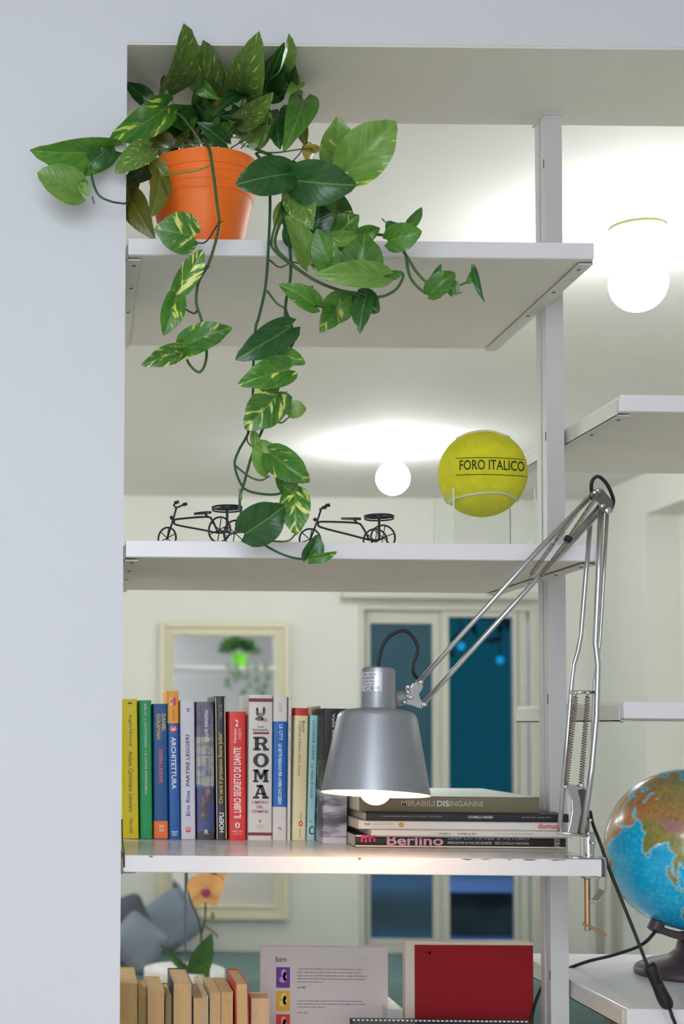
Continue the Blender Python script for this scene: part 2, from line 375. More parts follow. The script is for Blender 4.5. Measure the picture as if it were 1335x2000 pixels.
MB().box((-.5, YF-.84, .06), (2.5, YF-.06, .22)).build('base', Mteal, r, bevel=.01)
for sx, sy in ((-.4, -.78), (2.4, -.78), (-.4, -.12), (2.4, -.12)): MB().box((sx-.03, YF+sy-.03, 0), (sx+.03, YF+sy+.03, .06)).build('leg', M_wood, r)
Mc1 = mat('grey blue cushion', (128, 138, 152), .9, bump=.3, bscale=300); Mc2 = mat('dark grey cushion', (84, 90, 100), .9, bump=.3, bscale=300)
cl = [(238, 1812, 3.18, .15, -20, Mc2, 'dark grey cushion at the left edge, partly behind the wall'), (268, 1838, 3.05, .12, 40, Mc1, 'pale grey-blue cushion lying nearest at the left of the sofa'), (335, 1822, 3.31, .14, -34, Mc1, 'grey-blue cushion with its corner up, behind the orchid stem')]
for px, py, k, s, rot, m_, lb in cl:
    c = P(px, py, k); z0 = .44+s*1.02
    R = Matrix.Rotation(math.radians(-14), 3, 'X') @ Matrix.Rotation(math.radians(rot), 3, 'Y')
    b = softbox(MB(), (c.x, c.y, c.z), s*.95, .075, s*.95, p=.3, n=18, rot=R, wob=.05, seed=px, pillow=.75)
    mz = min(v[2] for v in b.v); b.v = [(v[0], v[1], v[2]+(.442-mz)) for v in b.v]
    o = b.build('cushion', m_, smooth=True); meta(o, lb, 'cushion', 'cushions on the sofa')

# ------------------------------------------------------------------ orchid
KO = 1.75
pc = P(360, 1890, KO)
tb = thing('side_table', (pc.x, pc.y, 0), 'small round white side table under the orchid planter, below the frame', 'table')
zt = pc.z-.15
MB().lathe((pc.x, pc.y, 0), [(.16, 0), (.16, .015), (.02, .03), (.018, zt-.03), (.03, zt-.02), (.20, zt-.02), (.20, zt)], seg=32).build('pedestal', M_porc, tb, smooth=False)
r = thing('potted_orchid', (pc.x, pc.y, zt), 'orange-petalled orchid in a white planter seen between the shelves', 'plant')
pr = S(KO)*78
MB().lathe((pc.x, pc.y, zt), [(pr*.75, 0), (pr*.85, .02), (pr, .13), (pr, .148), (pr-.006, .15), (pr-.012, .14), (.001, .135)], seg=32).build('planter', M_porc, r, smooth=True)
M_ol = mat('orchid leaf', (50, 92, 34), .4); M_os = mat('orchid stem', (88, 78, 50), .5); M_stake = mat('grey plant stake', (90, 104, 116), .5)
MB().tube([P(362, 1640, KO), P(362, 1900, KO)], .0028, seg=8).build('stake', M_stake, r)
MB().tube(smooth_path([P(388, 1900, KO), P(393, 1830, KO), P(385, 1790, KO), P(368, 1745, KO), P(366, 1690, KO), P(385, 1650, KO)]), .0028, seg=8).build('stem', M_os, r, smooth=True)
MB().tube(smooth_path([P(393, 1825, KO), P(400, 1795, KO), P(401, 1760, KO), P(400, 1740, KO)]), .0026, seg=8).build('stem', M_os, r, smooth=True)
MB().tube(smooth_path([P(399, 1808, KO), P(414, 1818, KO), P(424, 1828, KO)]), .002, seg=8).build('stem', M_os, r, smooth=True)

def leaf_mesh(B, T, wid, roll=0.0, fold=.25, arch=.12, wave=.04, seed=0, nl=14, nw=8, cord=.15, tipc=0.0, shape=1.0, nrm=None):
    B, T = Vector(B), Vector(T); L = (T-B).length; ax = (T-B).normalized()
    n = (CAM-(B+T)/2).normalized() if nrm is None else Vector(nrm); n = (n-ax*n.dot(ax)).normalized()
    n = Matrix.Rotation(math.radians(roll), 3, ax) @ n; sd = ax.cross(n).normalized()
    hw = wid/2/max(.3, abs(math.cos(math.radians(roll)))); vs = []; uv = []; fs = []
    for i in range(nl+1):
        t = i/nl; tt = t
        prof = (max(t, 0)**.36*(1-t)**(.78*shape)) / (.316**.36*(.684)**(.78*shape))
        prof = prof*(1-.18*math.exp(-((t-.88)/.1)**2))
        for j in range(nw+1):
            s = -1+2*j/nw
            pf = prof
            if t < .12: pf = prof*(.55+.45*t/.12)+.28*(1-t/.12)*(1 if abs(s) > 0 else 0)
            y = t*L - cord*L*abs(s)**1.3*(1-t)**5*1.0 + (0 if 0 < t else 0)
            x = s*hw*pf*(1 if t > 0 else .9)
            if t >= .999: x = s*hw*.015
            h = arch*L*4*t*(1-t)*.6 - tipc*L*t**3 + fold*abs(x)*(1) + wave*L*math.sin(7*t+seed*3+s*1.5)*abs(s)*prof*.5
            h -= fold*.35*abs(x)*abs(s)
            vs.append(B+ax*y+sd*x+n*h); uv.append((.5+s*.5*max(.15, pf*.98), t))
    w_ = nw+1
    fs = [(i*w_+j, i*w_+j+1, (i+1)*w_+j+1, (i+1)*w_+j) for i in range(nl) for j in range(nw)]
    return vs, fs, uv
def add_leaf(parent, B, T, wid, m_, name='leaf', **kw):
    vs, fs, uv = leaf_mesh(B, T, wid, **kw); b = MB(); b.add(vs, fs); return b.build(name, m_, parent, smooth=True, uv=uv)
add_leaf(r, P(378, 1912, KO), P(414, 1822, KO), S(KO)*44, M_ol, fold=.5, cord=0)
add_leaf(r, P(385, 1915, KO*.99), P(412, 1876, KO*.97), S(KO)*40, mat('orchid leaf light', (64, 112, 40), .4), fold=.2, cord=0, arch=.3)
add_leaf(r, P(372, 1905, KO), P(310, 1842, KO), S(KO)*16, M_ol, fold=.5, cord=0, arch=.2)
def orchid_flower(px, py, rad, k, q):
    c = P(px, py, k)
    fl = MB().lathe(c+Vector((0, .004, 0)), [(.001, -.004), (.006, 0), (.001, .004)], axis=(0, 1, 0), seg=10).build('flower', mat('orchid pink throat', (170, 60, 100), .5), q, smooth=True)
    for a, ln, wd in ((90, 1, .75), (18+8, 1.0, 1.05), (162-8, 1.0, 1.05), (232, .95, .7), (308, .95, .7)):
        d = Vector((math.cos(math.radians(a)), -.1, math.sin(math.radians(a))))
        add_leaf(fl, c, c+d*rad*ln, rad*wd, mat('orchid petal', (238, 178, 112), .5), name='petal', cord=0, shape=.45, fold=.1, arch=.1)
    add_leaf(fl, c+Vector((0, -.006, .003)), c+Vector((0, -.014, -rad*.38)), rad*.45, mat('orchid lip', (150, 40, 90), .5), name='lip', cord=0, shape=.6, fold=.6)
orchid_flower(401, 1738, S(KO)*38, KO, r); orchid_flower(415, 1702, S(KO)*34, KO*1.02, r)
MB().lathe(P(415, 1789, KO), [(0, -.012), (.007, -.004), (.006, .006), (0, .012)], seg=12).build('bud', mat('green bud', (130, 135, 50), .5), r, smooth=True)
MB().lathe(P(424, 1828, KO), [(0, -.006), (.004, 0), (0, .006)], seg=12).build('bud', mat('green bud', (130, 135, 50), .5), r, smooth=True)

# ------------------------------------------------------------------ leaf materials (pothos)
def leaf_mat(name, base, second, alt, amount, rough=.33, speck=False):
    mt = bpy.data.materials.new(name); mt.use_nodes = True; nt = mt.node_tree; b = nt.nodes['Principled BSDF']; N = nt.nodes.new; Lk = nt.links.new
    b.inputs['Roughness'].default_value = rough; b.inputs['Specular IOR Level'].default_value = .5
    uv = N('ShaderNodeUVMap'); sep = N('ShaderNodeSeparateXYZ'); Lk(uv.outputs[0], sep.inputs[0])
    oi = N('ShaderNodeObjectInfo')
    def mth(op, a, c=None):
        n = N('ShaderNodeMath'); n.operation = op
        for i, q in enumerate((a, c)):
            if q is None: continue
            if isinstance(q, (int, float)): n.inputs[i].default_value = q
            else: Lk(q, n.inputs[i])
        return n.outputs[0]
    au = mth('ABSOLUTE', mth('SUBTRACT', sep.outputs[0], .5))
    # vein direction coordinate: v - 0.7*|u-.5|
    vc = mth('SUBTRACT', sep.outputs[1], mth('MULTIPLY', au, .9))
    side = mth('SIGN', mth('SUBTRACT', sep.outputs[0], .5))
    cmb = N('ShaderNodeCombineXYZ'); Lk(mth('MULTIPLY', vc, 9 if not speck else 14), cmb.inputs[0]); Lk(mth('MULTIPLY', au, 3.0 if not speck else 9), cmb.inputs[1])
    Lk(mth('ADD', mth('MULTIPLY', oi.outputs['Random'], 40), mth('MULTIPLY', side, 3.1)), cmb.inputs[2])
    n1 = N('ShaderNodeTexNoise'); n1.inputs['Scale'].default_value = .55 if not speck else 1.0; n1.inputs['Detail'].default_value = 4; n1.inputs['Roughness'].default_value = .62
    Lk(cmb.outputs[0], n1.inputs['Vector'])
    rp = N('ShaderNodeMapRange'); rp.inputs[1].default_value = .62-amount*.22; rp.inputs[2].default_value = .66-amount*.2; Lk(n1.outputs['Fac'], rp.inputs[0])
    n2 = N('ShaderNodeTexNoise'); n2.inputs['Scale'].default_value = 1.3; n2.inputs['Detail'].default_value = 3; Lk(cmb.outputs[0], n2.inputs['Vector'])
    m1 = N('ShaderNodeMix'); m1.data_type = 'RGBA'; m1.inputs[6].default_value = lin(base)+(1,); m1.inputs[7].default_value = lin(second)+(1,)
    r2 = N('ShaderNodeMapRange'); r2.inputs[1].default_value = .35; r2.inputs[2].default_value = .65; Lk(n2.outputs['Fac'], r2.inputs[0]); Lk(r2.outputs[0], m1.inputs[0])
    m2 = N('ShaderNodeMix'); m2.data_type = 'RGBA'; Lk(m1.outputs[2], m2.inputs[6]); m2.inputs[7].default_value = lin(alt)+(1,); Lk(rp.outputs[0], m2.inputs[0])
    # midrib
    rib = N('ShaderNodeMapRange'); rib.inputs[1].default_value = .008; rib.inputs[2].default_value = .022; rib.inputs[3].default_value = .55; rib.inputs[4].default_value = 0; Lk(au, rib.inputs[0])
    m3 = N('ShaderNodeMix'); m3.data_type = 'RGBA'; Lk(m2.outputs[2], m3.inputs[6]); m3.inputs[7].default_value = lin((135, 165, 80))+(1,); Lk(rib.outputs[0], m3.inputs[0])
    hs = N('ShaderNodeHueSaturation'); Lk(m3.outputs[2], hs.inputs['Color']); Lk(mth('ADD', mth('MULTIPLY', oi.outputs['Random'], .45), .8), hs.inputs['Value'])
    Lk(hs.outputs[0], b.inputs['Base Color'])
    wv = mth('SINE', mth('MULTIPLY', vc, 48)); bp = N('ShaderNodeBump'); bp.inputs['Strength'].default_value = .09; bp.inputs['Distance'].default_value = .0006
    Lk(mth('ADD', wv, mth('MULTIPLY', rib.outputs[0], -3)), bp.inputs['Height']); Lk(bp.outputs[0], b.inputs['Normal'])
    tr = N('ShaderNodeBsdfTranslucent'); Lk(hs.outputs[0], tr.inputs[0]); ms = N('ShaderNodeMixShader'); ms.inputs[0].default_value = .18
    out = nt.nodes['Material Output']; Lk(b.outputs[0], ms.inputs[1]); Lk(tr.outputs[0], ms.inputs[2]); Lk(ms.outputs[0], out.inputs[0])
    return mt
LM = {'v': leaf_mat('variegated leaf', (54, 108, 36), (78, 134, 42), (205, 214, 96), .18),
      'V': leaf_mat('strongly variegated leaf', (52, 104, 40), (84, 134, 50), (214, 220, 120), .45),
      's': leaf_mat('speckled leaf', (86, 128, 52), (112, 150, 66), (206, 212, 122), .12, speck=True),
      'd': leaf_mat('dark green leaf', (34, 80, 38), (50, 100, 42), (160, 185, 70), -.35, rough=.28),
      'm': leaf_mat('mid green leaf', (62, 114, 38), (86, 136, 46), (190, 205, 84), -.05),
      'l': leaf_mat('light green leaf', (100, 144, 58), (126, 162, 76), (205, 215, 96), -.1),
      'o': leaf_mat('olive leaf', (84, 96, 28), (104, 104, 34), (70, 60, 30), .1),
      'y': leaf_mat('yellowed leaf', (210, 180, 66), (190, 170, 80), (120, 120, 50), .1),
      'b': leaf_mat('withered leaf', (50, 34, 24), (70, 48, 30), (90, 70, 40), .1)}
M_stem = mat('green stem', (62, 98, 44), .45, mottle=.2, mscale=60); M_stem_d = mat('dark stem', (38, 78, 46), .45, mottle=.2, mscale=60); M_stem_l = mat('pale green stem', (112, 146, 72), .45, mottle=.15, mscale=60)
M_stem_b = mat('brown stem', (74, 52, 40), .6, mottle=.2, mscale=60)

# ------------------------------------------------------------------ orange potted pothos
KP = 1.045
rc = P(396, 329, KP); zb = zs[1]
plant = thing('trailing_pothos', (rc.x, rc.y, zb), 'trailing green and yellow pothos in an orange pot on the top shelf', 'plant')
M_pot = mat('orange plastic pot', (250, 118, 30), .5, mottle=.05, mscale=25)
H = rc.z-zb; R0 = S(KP)*108; R1 = S(KP)*74
prof = [(.001, .004), (R1-.002, .004), (R1, 0)]
hh = [(.02, .05), (.35, .42), (.50, .60), (.60, .70), (.604, .735), (.69, .79), (.694, .825), (.78, .87), (.784, .905), (.85, .93), (.853, .975), (.985, 1.0), (1.0, 1.0)]
for a, q in hh: prof.append((R1+(R0-R1)*q, H*a))
prof += [(R0-.003, H), (R0-.006, H-.004), (R0-.012, H-.03)]
auto_smooth(MB().lathe((rc.x, rc.y, zb), prof, seg=56, cap=False).build('pot', M_pot, plant, smooth=True), 30)
MB().lathe((rc.x, rc.y, zb), [(R0-.012, H-.022), (.04, H-.016), (.0, H-.014)], seg=32, cap=False).build('soil', mat('potting soil', (56, 42, 32), .95, bump=.8, bscale=200), plant)

def kc(x, y, k):      # the crown leans forward, clear of the lintel
    return min(k, 1328/(1418-y)-.014) if y < 250 else k
def vine(pts, r=2.0, m_=None, name='vine', k=None):
    """pts: (px, py, k); r in photo pixels"""
    q = smooth_path([P(a, b_, kc(a, b_, c)) for a, b_, c in pts], 6)
    return MB().tube(q, [r*S(1)*(1-.25*i/len(q)) for i in range(len(q))], seg=8).build(name, m_ or M_stem, plant, smooth=True)
def leaf(bx, by, tx, ty, wd, k, kind, roll=0, fold=.25, arch=.12, kt=None, seed=None, **kw):
    sd = seed if seed is not None else int(bx*3+by)
    k, kt = kc(bx, by, k), kc(tx, ty, kt or k)
    rl = random.Random(sd*7+int(tx))
    return add_leaf(plant, P(bx, by, k), P(tx, ty, kt), S(k)*wd*1.04, LM[kind], roll=roll+rl.uniform(-14, 14), fold=fold+rl.uniform(0, .3), arch=arch+rl.uniform(0, .1), tipc=rl.uniform(0, .06), wave=rl.uniform(.03, .09), shape=rl.uniform(.62, .95), seed=sd, **kw)
# crown, back to front
cr = [
 # bx by tx ty w k kind roll fold arch kt
 (392, 222, 397, 80, 56, 1.10, 's', 25, .5, .06, 1.06), (290, 196, 246, 163, 34, 1.11, 'd', 10, .3, .1, 1.09), (275, 250, 249, 276, 30, 1.10, 'd', 20, .3, .1, 1.08),
 (512, 182, 552, 92, 58, 1.12, 'd', 20, .3, .1, 1.10), (532, 140, 564, 66, 26, 1.08, 'l', 40, .6, .1, 1.05), (560, 160, 572, 120, 40, 1.13, 'd', 10, .3, .1, 1.12),
 (405, 245, 332, 205, 46, 1.09, 'm', 0, .3, .15, 1.06), (368, 246, 286, 226, 38, 1.07, 'm', 25, .3, .15, 1.04), (440, 240, 372, 215, 40, 1.1, 'd', 15, .3, .1, 1.1),
 (412, 240, 436, 178, 24, 1.09, 'y', 0, .2, .1, 1.08), (345, 285, 290, 250, 40, 1.09, 'd', 10, .3, .1, 1.09), (420, 262, 400, 205, 30, 1.10, 'm', 0, .3, .1, 1.1),
 (330, 288, 276, 262, 46, 1.06, 'o', 0, .3, .2, 1.04), (480, 262, 455, 205, 34, 1.11, 'd', 0, .3, .1, 1.1), (505, 262, 520, 200, 44, 1.11, 'm', 0, .3, .1, 1.1),
 (500, 236, 428, 226, 34, 1.07, 'd', 10, .3, .2, 1.04), (548, 222, 545, 288, 44, 1.08, 'd', 10, .3, .2, 1.06), (580, 236, 598, 288, 28, 1.09, 'o', 0, .3, .2, 1.08),
 (478, 186, 504, 66, 76, 1.06, 's', -12, .35, .08, 1.03), (520, 192, 493, 148, 40, 1.07, 'm', 0, .3, .1, 1.05), (505, 165, 566, 175, 66, 1.09, 'd', 0, .2, .15, 1.07),
 (586, 158, 556, 188, 24, 1.05, 'l', 0, .3, .2, 1.03), (592, 196, 556, 292, 60, 1.06, 'm', -10, .35, .2, 1.03), (565, 205, 600, 235, 50, 1.07, 'm', 0, .3, .2, 1.05),
 (476, 192, 418, 222, 28, 1.06, 'd', 20, .4, .25, 1.03), (466, 238, 533, 182, 48, 1.05, 's', 10, .3, .15, 1.01), (372, 150, 427, 194, 30, 1.05, 'm', 20, .5, .15, 1.03),
 (325, 174, 362, 52, 52, 1.04, 's', 30, .5, .06, 1.0), (323, 150, 318, 178, 15, 1.035, 'b', 0, .5, .1, 1.035),
 (326, 208, 218, 272, 62, 1.02, 'v', 0, .2, .16, .985), (292, 292, 226, 336, 48, 1.00, 's', 5, .25, .18, .98), (380, 248, 345, 282, 34, 1.08, 'o', 0, .3, .1, 1.06),
 (455, 262, 432, 225, 32, 1.09, 'l', 0, .3, .1, 1.09), (560, 262, 518, 250, 40, 1.1, 'd', 0, .3, .1, 1.09),
 # left group in front of the wall
 (214, 290, 58, 293, 66, .985, 'm', -28, .75, .10, .955), (158, 378, 73, 336, 66, .97, 'l', 8, .15, .1, .96), (157, 362, 174, 382, 20, .965, 'l', 0, .2, .1, .965), (212, 285, 162, 330, 44, .98, 'd', 0, .3, .2, .975),
 (292, 335, 244, 352, 34, 1.03, 'd', 0, .3, .1, 1.02), (300, 318, 326, 350, 34, 1.0, 'o', 0, .3, .1, 1.0), (264, 350, 248, 400, 26, 1.03, 'o', 0, .3, .1, 1.02), (254, 385, 300, 466, 54, 1.02, 'o', 0, .25, .15, 1.0), (312, 342, 294, 424, 40, 1.0, 'o', -10, .2, .1, .985),
]
for (bx, by, tx, ty, wd, k, kd, ro, fo, ar, kt) in cr: leaf(bx, by, tx, ty, wd, k, kd, ro, fo, ar, kt)
rx = random.Random(4)
for i in range(26):
    bx, by = rx.uniform(330, 520), rx.uniform(245, 285); a = rx.uniform(-1.1, 1.1); ln = rx.uniform(40, 78)
    leaf(bx, by, bx+math.sin(a)*ln, by-math.cos(a)*ln*.8, rx.uniform(26, 44), 1.09+rx.uniform(-.03, .04), rx.choice('dmdmol'), rx.uniform(-30, 30), .3, .15, 1.05)
# crown stems
for pts, r_, m_ in [
  ([(392, 290, 1.07), (370, 250, 1.06), (340, 205, 1.05), (326, 172, 1.04)], 1.5, M_stem_l), ([(398, 290, 1.08), (394, 250, 1.09), (392, 215, 1.10)], 1.5, M_stem_l),
  ([(400, 288, 1.05), (365, 240, 1.04), (345, 220, 1.03), (322, 212, 1.02)], 1.8, M_stem_l), ([(430, 288, 1.08), (460, 235, 1.07), (478, 185, 1.06)], 1.8, M_stem_l),
  ([(440, 288, 1.09), (480, 215, 1.08), (530, 140, 1.08)], 1.4, M_stem_l), ([(500, 295, 1.05), (515, 265, 1.04), (524, 215, 1.03), (530, 195, 1.03), (560, 182, 1.05), (586, 165, 1.05)], 1.8, M_stem),
  ([(420, 290, 1.06), (445, 260, 1.06), (470, 240, 1.05)], 1.6, M_stem_d), ([(450, 290, 1.08), (480, 270, 1.09), (510, 240, 1.09)], 1.6, M_stem_d), ([(380, 290, 1.07), (330, 262, 1.06), (300, 245, 1.05), (290, 240, 1.05)], 1.4, M_stem_b),
  ([(470, 290, 1.08), (520, 240, 1.08), (550, 222, 1.08)], 1.5, M_stem_d), ([(405, 282, 1.05), (380, 280, 1.02), (330, 290, 1.0), (292, 293, 1.0)], 1.6, M_stem), ([(440, 285, 1.08), (425, 255, 1.08), (412, 240, 1.09)], 1.3, M_stem_l),
  ([(300, 292, 1.03), (250, 278, 1.0), (218, 272, .985), (205, 285, .98)], 2.2, M_stem), ([(292, 295, 1.02), (245, 300, .99), (214, 292, .985)], 1.8, M_stem_b),
  ([(172, 318, .975), (166, 340, .97), (160, 362, .965), (162, 376, .965)], 2.4, M_stem), ([(176, 320, .98), (180, 350, .975), (192, 380, .972), (215, 393, .975), (243, 398, .985)], 2.6, M_stem),
  ([(243, 398, .985), (250, 392, .99), (258, 372, 1.01), (300, 310, 1.02)], 2.0, M_stem_b), ([(180, 384, .972), (184, 398, .97)], 1.2, M_stem_b),
  ([(316, 345, 1.0), (350, 338, .99), (385, 333, .985), (412, 322, .985)], 2.0, M_stem_l), ([(250, 310, 1.0), (270, 345, 1.01), (262, 385, 1.02)], 1.6, M_stem_b)]:
    vine(pts, r_, m_, 'stem')
# vine A
vine([(398, 284, 1.03), (408, 290, .995), (416, 335, .985), (424, 400, .98), (428, 440, .978), (418, 482, .975), (405, 520, .975), (388, 550, .975), (383, 590, .975), (393, 625, .975), (403, 680, .975), (400, 712, .975), (388, 727, .975), (370, 712, .975), (358, 686, .97)], 3.2, M_stem)
for pts, r_, m_ in [([(424, 440, .978), (402, 472, .972), (380, 474, .965)], 1.8, M_stem_b), ([(401, 524, .975), (378, 560, .972), (352, 566, .968)], 2.4, M_stem), ([(385, 607, .975), (378, 612, .972), (360, 602, .97), (344, 584, .968)], 2.0, M_stem_b), ([(424, 436, .978), (436, 432, .97)], 1.0, M_stem_b), ([(401, 520, .975), (410, 521, .97)], .9, M_stem_b)]: vine(pts, r_, m_, 'petiole')
A = [(378, 462, 301, 446, 78, .965, 'V', 0, .12, .12, .96), (347, 570, 396, 487, 44, .968, 'V', 15, .3, .1, .96), (344, 578, 320, 654, 46, .968, 'v', -10, .25, .15, .965), (358, 676, 453, 640, 56, .965, 'v', 0, .2, .14, .955), (360, 686, 276, 714, 40, .965, 'V', 5, .25, .15, .955)]
for a in A: leaf(*a[:7], a[7], a[8], a[9], a[10])
# main hanging vines
vine([(500, 300, 1.02), (520, 330, .985), (527, 385, .978), (524, 480, .975), (518, 560, .975), (505, 620, .975), (499, 640, .975), (495, 700, .975), (494, 760, .975), (488, 835, .975), (466, 880, .972), (458, 908, .972), (470, 945, .97), (488, 960, .97), (530, 966, .968), (555, 960, .966), (576, 944, .965)], 3.0, M_stem_d)
vine([(560, 350, .985), (552, 420, .98), (565, 480, .976), (567, 540, .976), (558, 590, .976), (556, 640, .976), (552, 720, .976), (530, 800, .976), (518, 826, .974), (492, 888, .972), (476, 945, .97), (468, 972, .97), (472, 1010, .972), (488, 1040, .97), (510, 1060, .968), (545, 1080, .966), (575, 1090, .965), (598, 1092, .964)], 3.0, M_stem_d)
for pts, r_, m_ in [
  ([(521, 568, .975), (540, 592, .972), (556, 602, .972)], 2.4, M_stem), ([(556, 602, .976), (570, 640, .972), (574, 665, .97), (560, 690, .968)], 3.0, M_stem_d), ([(484, 838, .974), (483, 862, .972), (497, 875, .97), (510, 872, .97)], 1.6, M_stem_b),
  ([(494, 866, .972), (503, 900, .97), (518, 920, .968), (532, 918, .966)], 2.0, M_stem_b), ([(460, 910, .972), (485, 930, .97), (508, 938, .968), (526, 930, .966)], 2.2, M_stem), ([(533, 815, .975), (548, 826, .972), (565, 814, .968)], 1.8, M_stem),
  ([(495, 1045, .97), (520, 1055, .968), (560, 1057, .966), (576, 1044, .964)], 2.0, M_stem), ([(545, 930, .968), (552, 955, .966)], 3, M_stem), ([(470, 975, .97), (468, 955, .97)], 3.4, M_stem_l)]: vine(pts, r_, m_, 'petiole')
Bv = [(566, 640, 459, 703, 60, .962, 'd', -8, .3, .14, .95), (540, 684, 596, 711, 30, .966, 'm', 10, .3, .2, .962), (538, 682, 572, 700, 30, .97, 'd', 10, .3, .2, .968), (564, 722, 465, 751, 60, .962, 'v', 5, .25, .16, .95), (543, 768, 480, 838, 72, .96, 'V', -5, .2, .16, .95),
      (536, 790, 570, 776, 34, .966, 'd', 0, .3, .2, .96), (563, 802, 598, 798, 34, .962, 'l', 0, .15, .2, .96), (525, 922, 508, 858, 54, .968, 'l', 10, .25, .14, .966), (498, 876, 494, 838, 18, .967, 'l', 20, .5, .1, .967), (528, 886, 604, 941, 58, .96, 'v', -8, .3, .14, .95),
      (548, 922, 556, 968, 26, .966, 'm', 0, .4, .1, .964), (478, 1042, 556, 988, 80, .96, 'd', 0, .18, .14, .95), (576, 962, 578, 1044, 58, .962, 'V', 0, .3, .14, .955), (560, 965, 580, 940, 24, .963, 'l', 0, .4, .1, .963), (556, 952, 572, 965, 20, .961, 'm', 0, .3, .1, .961),
      (600, 1092, 622, 1044, 38, .96, 'd', 20, .5, .14, .955), (604, 1090, 658, 1078, 18, .957, 'v', 20, .5, .2, .952)]
for a in Bv: leaf(*a[:7], a[7], a[8], a[9], a[10])
# right cluster
vine([(500, 292, 1.03), (540, 310, 1.0), (572, 345, .985), (577, 365, .98), (565, 400, .98), (545, 440, .978), (537, 478, .975), (560, 508, .972), (610, 545, .97), (660, 566, .968), (700, 573, .966), (740, 580, .965), (772, 566, .964), (787, 540, .964), (780, 530, .964)], 3.4, M_stem)
vine([(560, 360, .985), (544, 420, .98), (530, 470, .977), (536, 490, .975), (565, 515, .973), (600, 540, .972)], 2.8, M_stem)
vine([(690, 460, .985), (735, 458, .975), (762, 465, .968), (788, 492, .962), (812, 530, .96), (838, 558, .958)], 3.2, M_stem)
for pts, r_, m_ in [([(792, 498, .961), (800, 540, .958), (820, 565, .956), (842, 577, .955)], 3.0, M_stem), ([(884, 560, .956), (900, 556, .954), (914, 550, .953)], 2.6, M_stem), ([(502, 298, 1.02), (540, 298, 1.0), (590, 291, .99), (610, 290, .99)], 1.7, M_stem),
  ([(562, 324, .99), (585, 300, .985), (596, 280, .985), (608, 280, .985)], 1.3, M_stem_b), ([(578, 352, .98), (600, 350, .97)], 2.2, M_stem_l), ([(606, 345, .985), (640, 335, .98), (672, 322, .975)], 2, M_stem_l), ([(526, 508, .975), (545, 522, .972), (562, 516, .97)], 1.7, M_stem_b),
  ([(586, 561, .968), (612, 560, .966)], 1.6, M_stem_b), ([(560, 510, .972), (610, 518, .965), (650, 520, .96)], 1.6, M_stem_b), ([(615, 597, .966), (650, 606, .966), (640, 620, .966)], 1.8, M_stem_b), ([(690, 574, .966), (705, 580, .964)], 2, M_stem), ([(745, 427, .963), (755, 437, .963)], 1.2, M_stem_b), ([(880, 565, .955), (890, 574, .953), (903, 570, .952)], 1.2, M_stem_b)]: vine(pts, r_, m_, 'petiole')
Rc = [(655, 312, 659, 228, 72, 1.0, 'l', 0, .25, .1, .98), (678, 336, 773, 237, 98, .985, 'l', -5, .15, .1, .965), (612, 300, 590, 285, 34, 1.0, 'y', 0, .4, .2, .99), (585, 330, 560, 345, 40, 1.0, 'd', 0, .3, .2, 1.0),
      (560, 400, 536, 445, 32, .99, 'l', 0, .3, .1, .985), (640, 395, 700, 448, 64, 1.02, 'd', 0, .3, .15, 1.0), (650, 470, 700, 420, 66, 1.0, 'm', -10, .35, .15, .985), (645, 462, 702, 455, 30, .985, 'l', 20, .4, .2, .98), (610, 455, 625, 395, 60, .99, 'd', 0, .3, .1, .985), (600, 440, 655, 395, 56, .995, 'm', 15, .3, .1, .985),
      (590, 470, 560, 425, 60, .985, 'd', 0, .3, .1, .98), (576, 365, 610, 448, 62, .975, 's', 0, .3, .12, .965), (700, 458, 742, 446, 32, .975, 'm', 0, .3, .2, .97), (575, 352, 696, 362, 84, .968, 'd', 0, .22, .12, .955), (564, 340, 461, 360, 72, .965, 'd', 0, .2, .14, .95),
      (600, 516, 558, 420, 46, .965, 'l', 25, .4, .12, .96), (652, 536, 618, 446, 52, .962, 'm', 0, .35, .1, .955), (640, 520, 666, 522, 36, .96, 'm', 0, .35, .2, .955), (702, 548, 712, 456, 84, .962, 'm', 0, .2, .14, .955), (748, 540, 614, 536, 52, .955, 'l', 10, .3, .18, .945), (745, 532, 788, 533, 20, .963, 'm', 20, .4, .2, .96),
      (758, 470, 823, 452, 54, .96, 'm', 0, .3, .2, .95), (790, 480, 755, 432, 40, .965, 'd', 0, .3, .2, .96), (795, 440, 824, 405, 22, .962, 'm', 20, .5, .1, .958), (838, 574, 888, 532, 44, .952, 'm', 0, .4, .2, .945), (834, 560, 862, 515, 16, .956, 'd', 20, .5, .1, .953), (885, 575, 876, 545, 26, .95, 'm', 10, .4, .1, .95),
      (926, 524, 946, 591, 13, .952, 'd', 20, .5, .1, .95), (914, 552, 928, 524, 14, .953, 'm', 20, .5, .1, .953), (617, 597, 545, 555, 42, .968, 'm', 10, .35, .12, .96), (640, 612, 690, 575, 60, .972, 'm', 0, .3, .15, .97), (655, 606, 625, 650, 40, .966, 'v', 0, .3, .14, .96), (700, 576, 740, 610, 44, .97, 'd', 0, .3, .1, .966), (715, 578, 702, 651, 40, .966, 'd', 10, .35, .1, .96)]
for a in Rc: leaf(*a[:7], a[7], a[8], a[9], a[10])

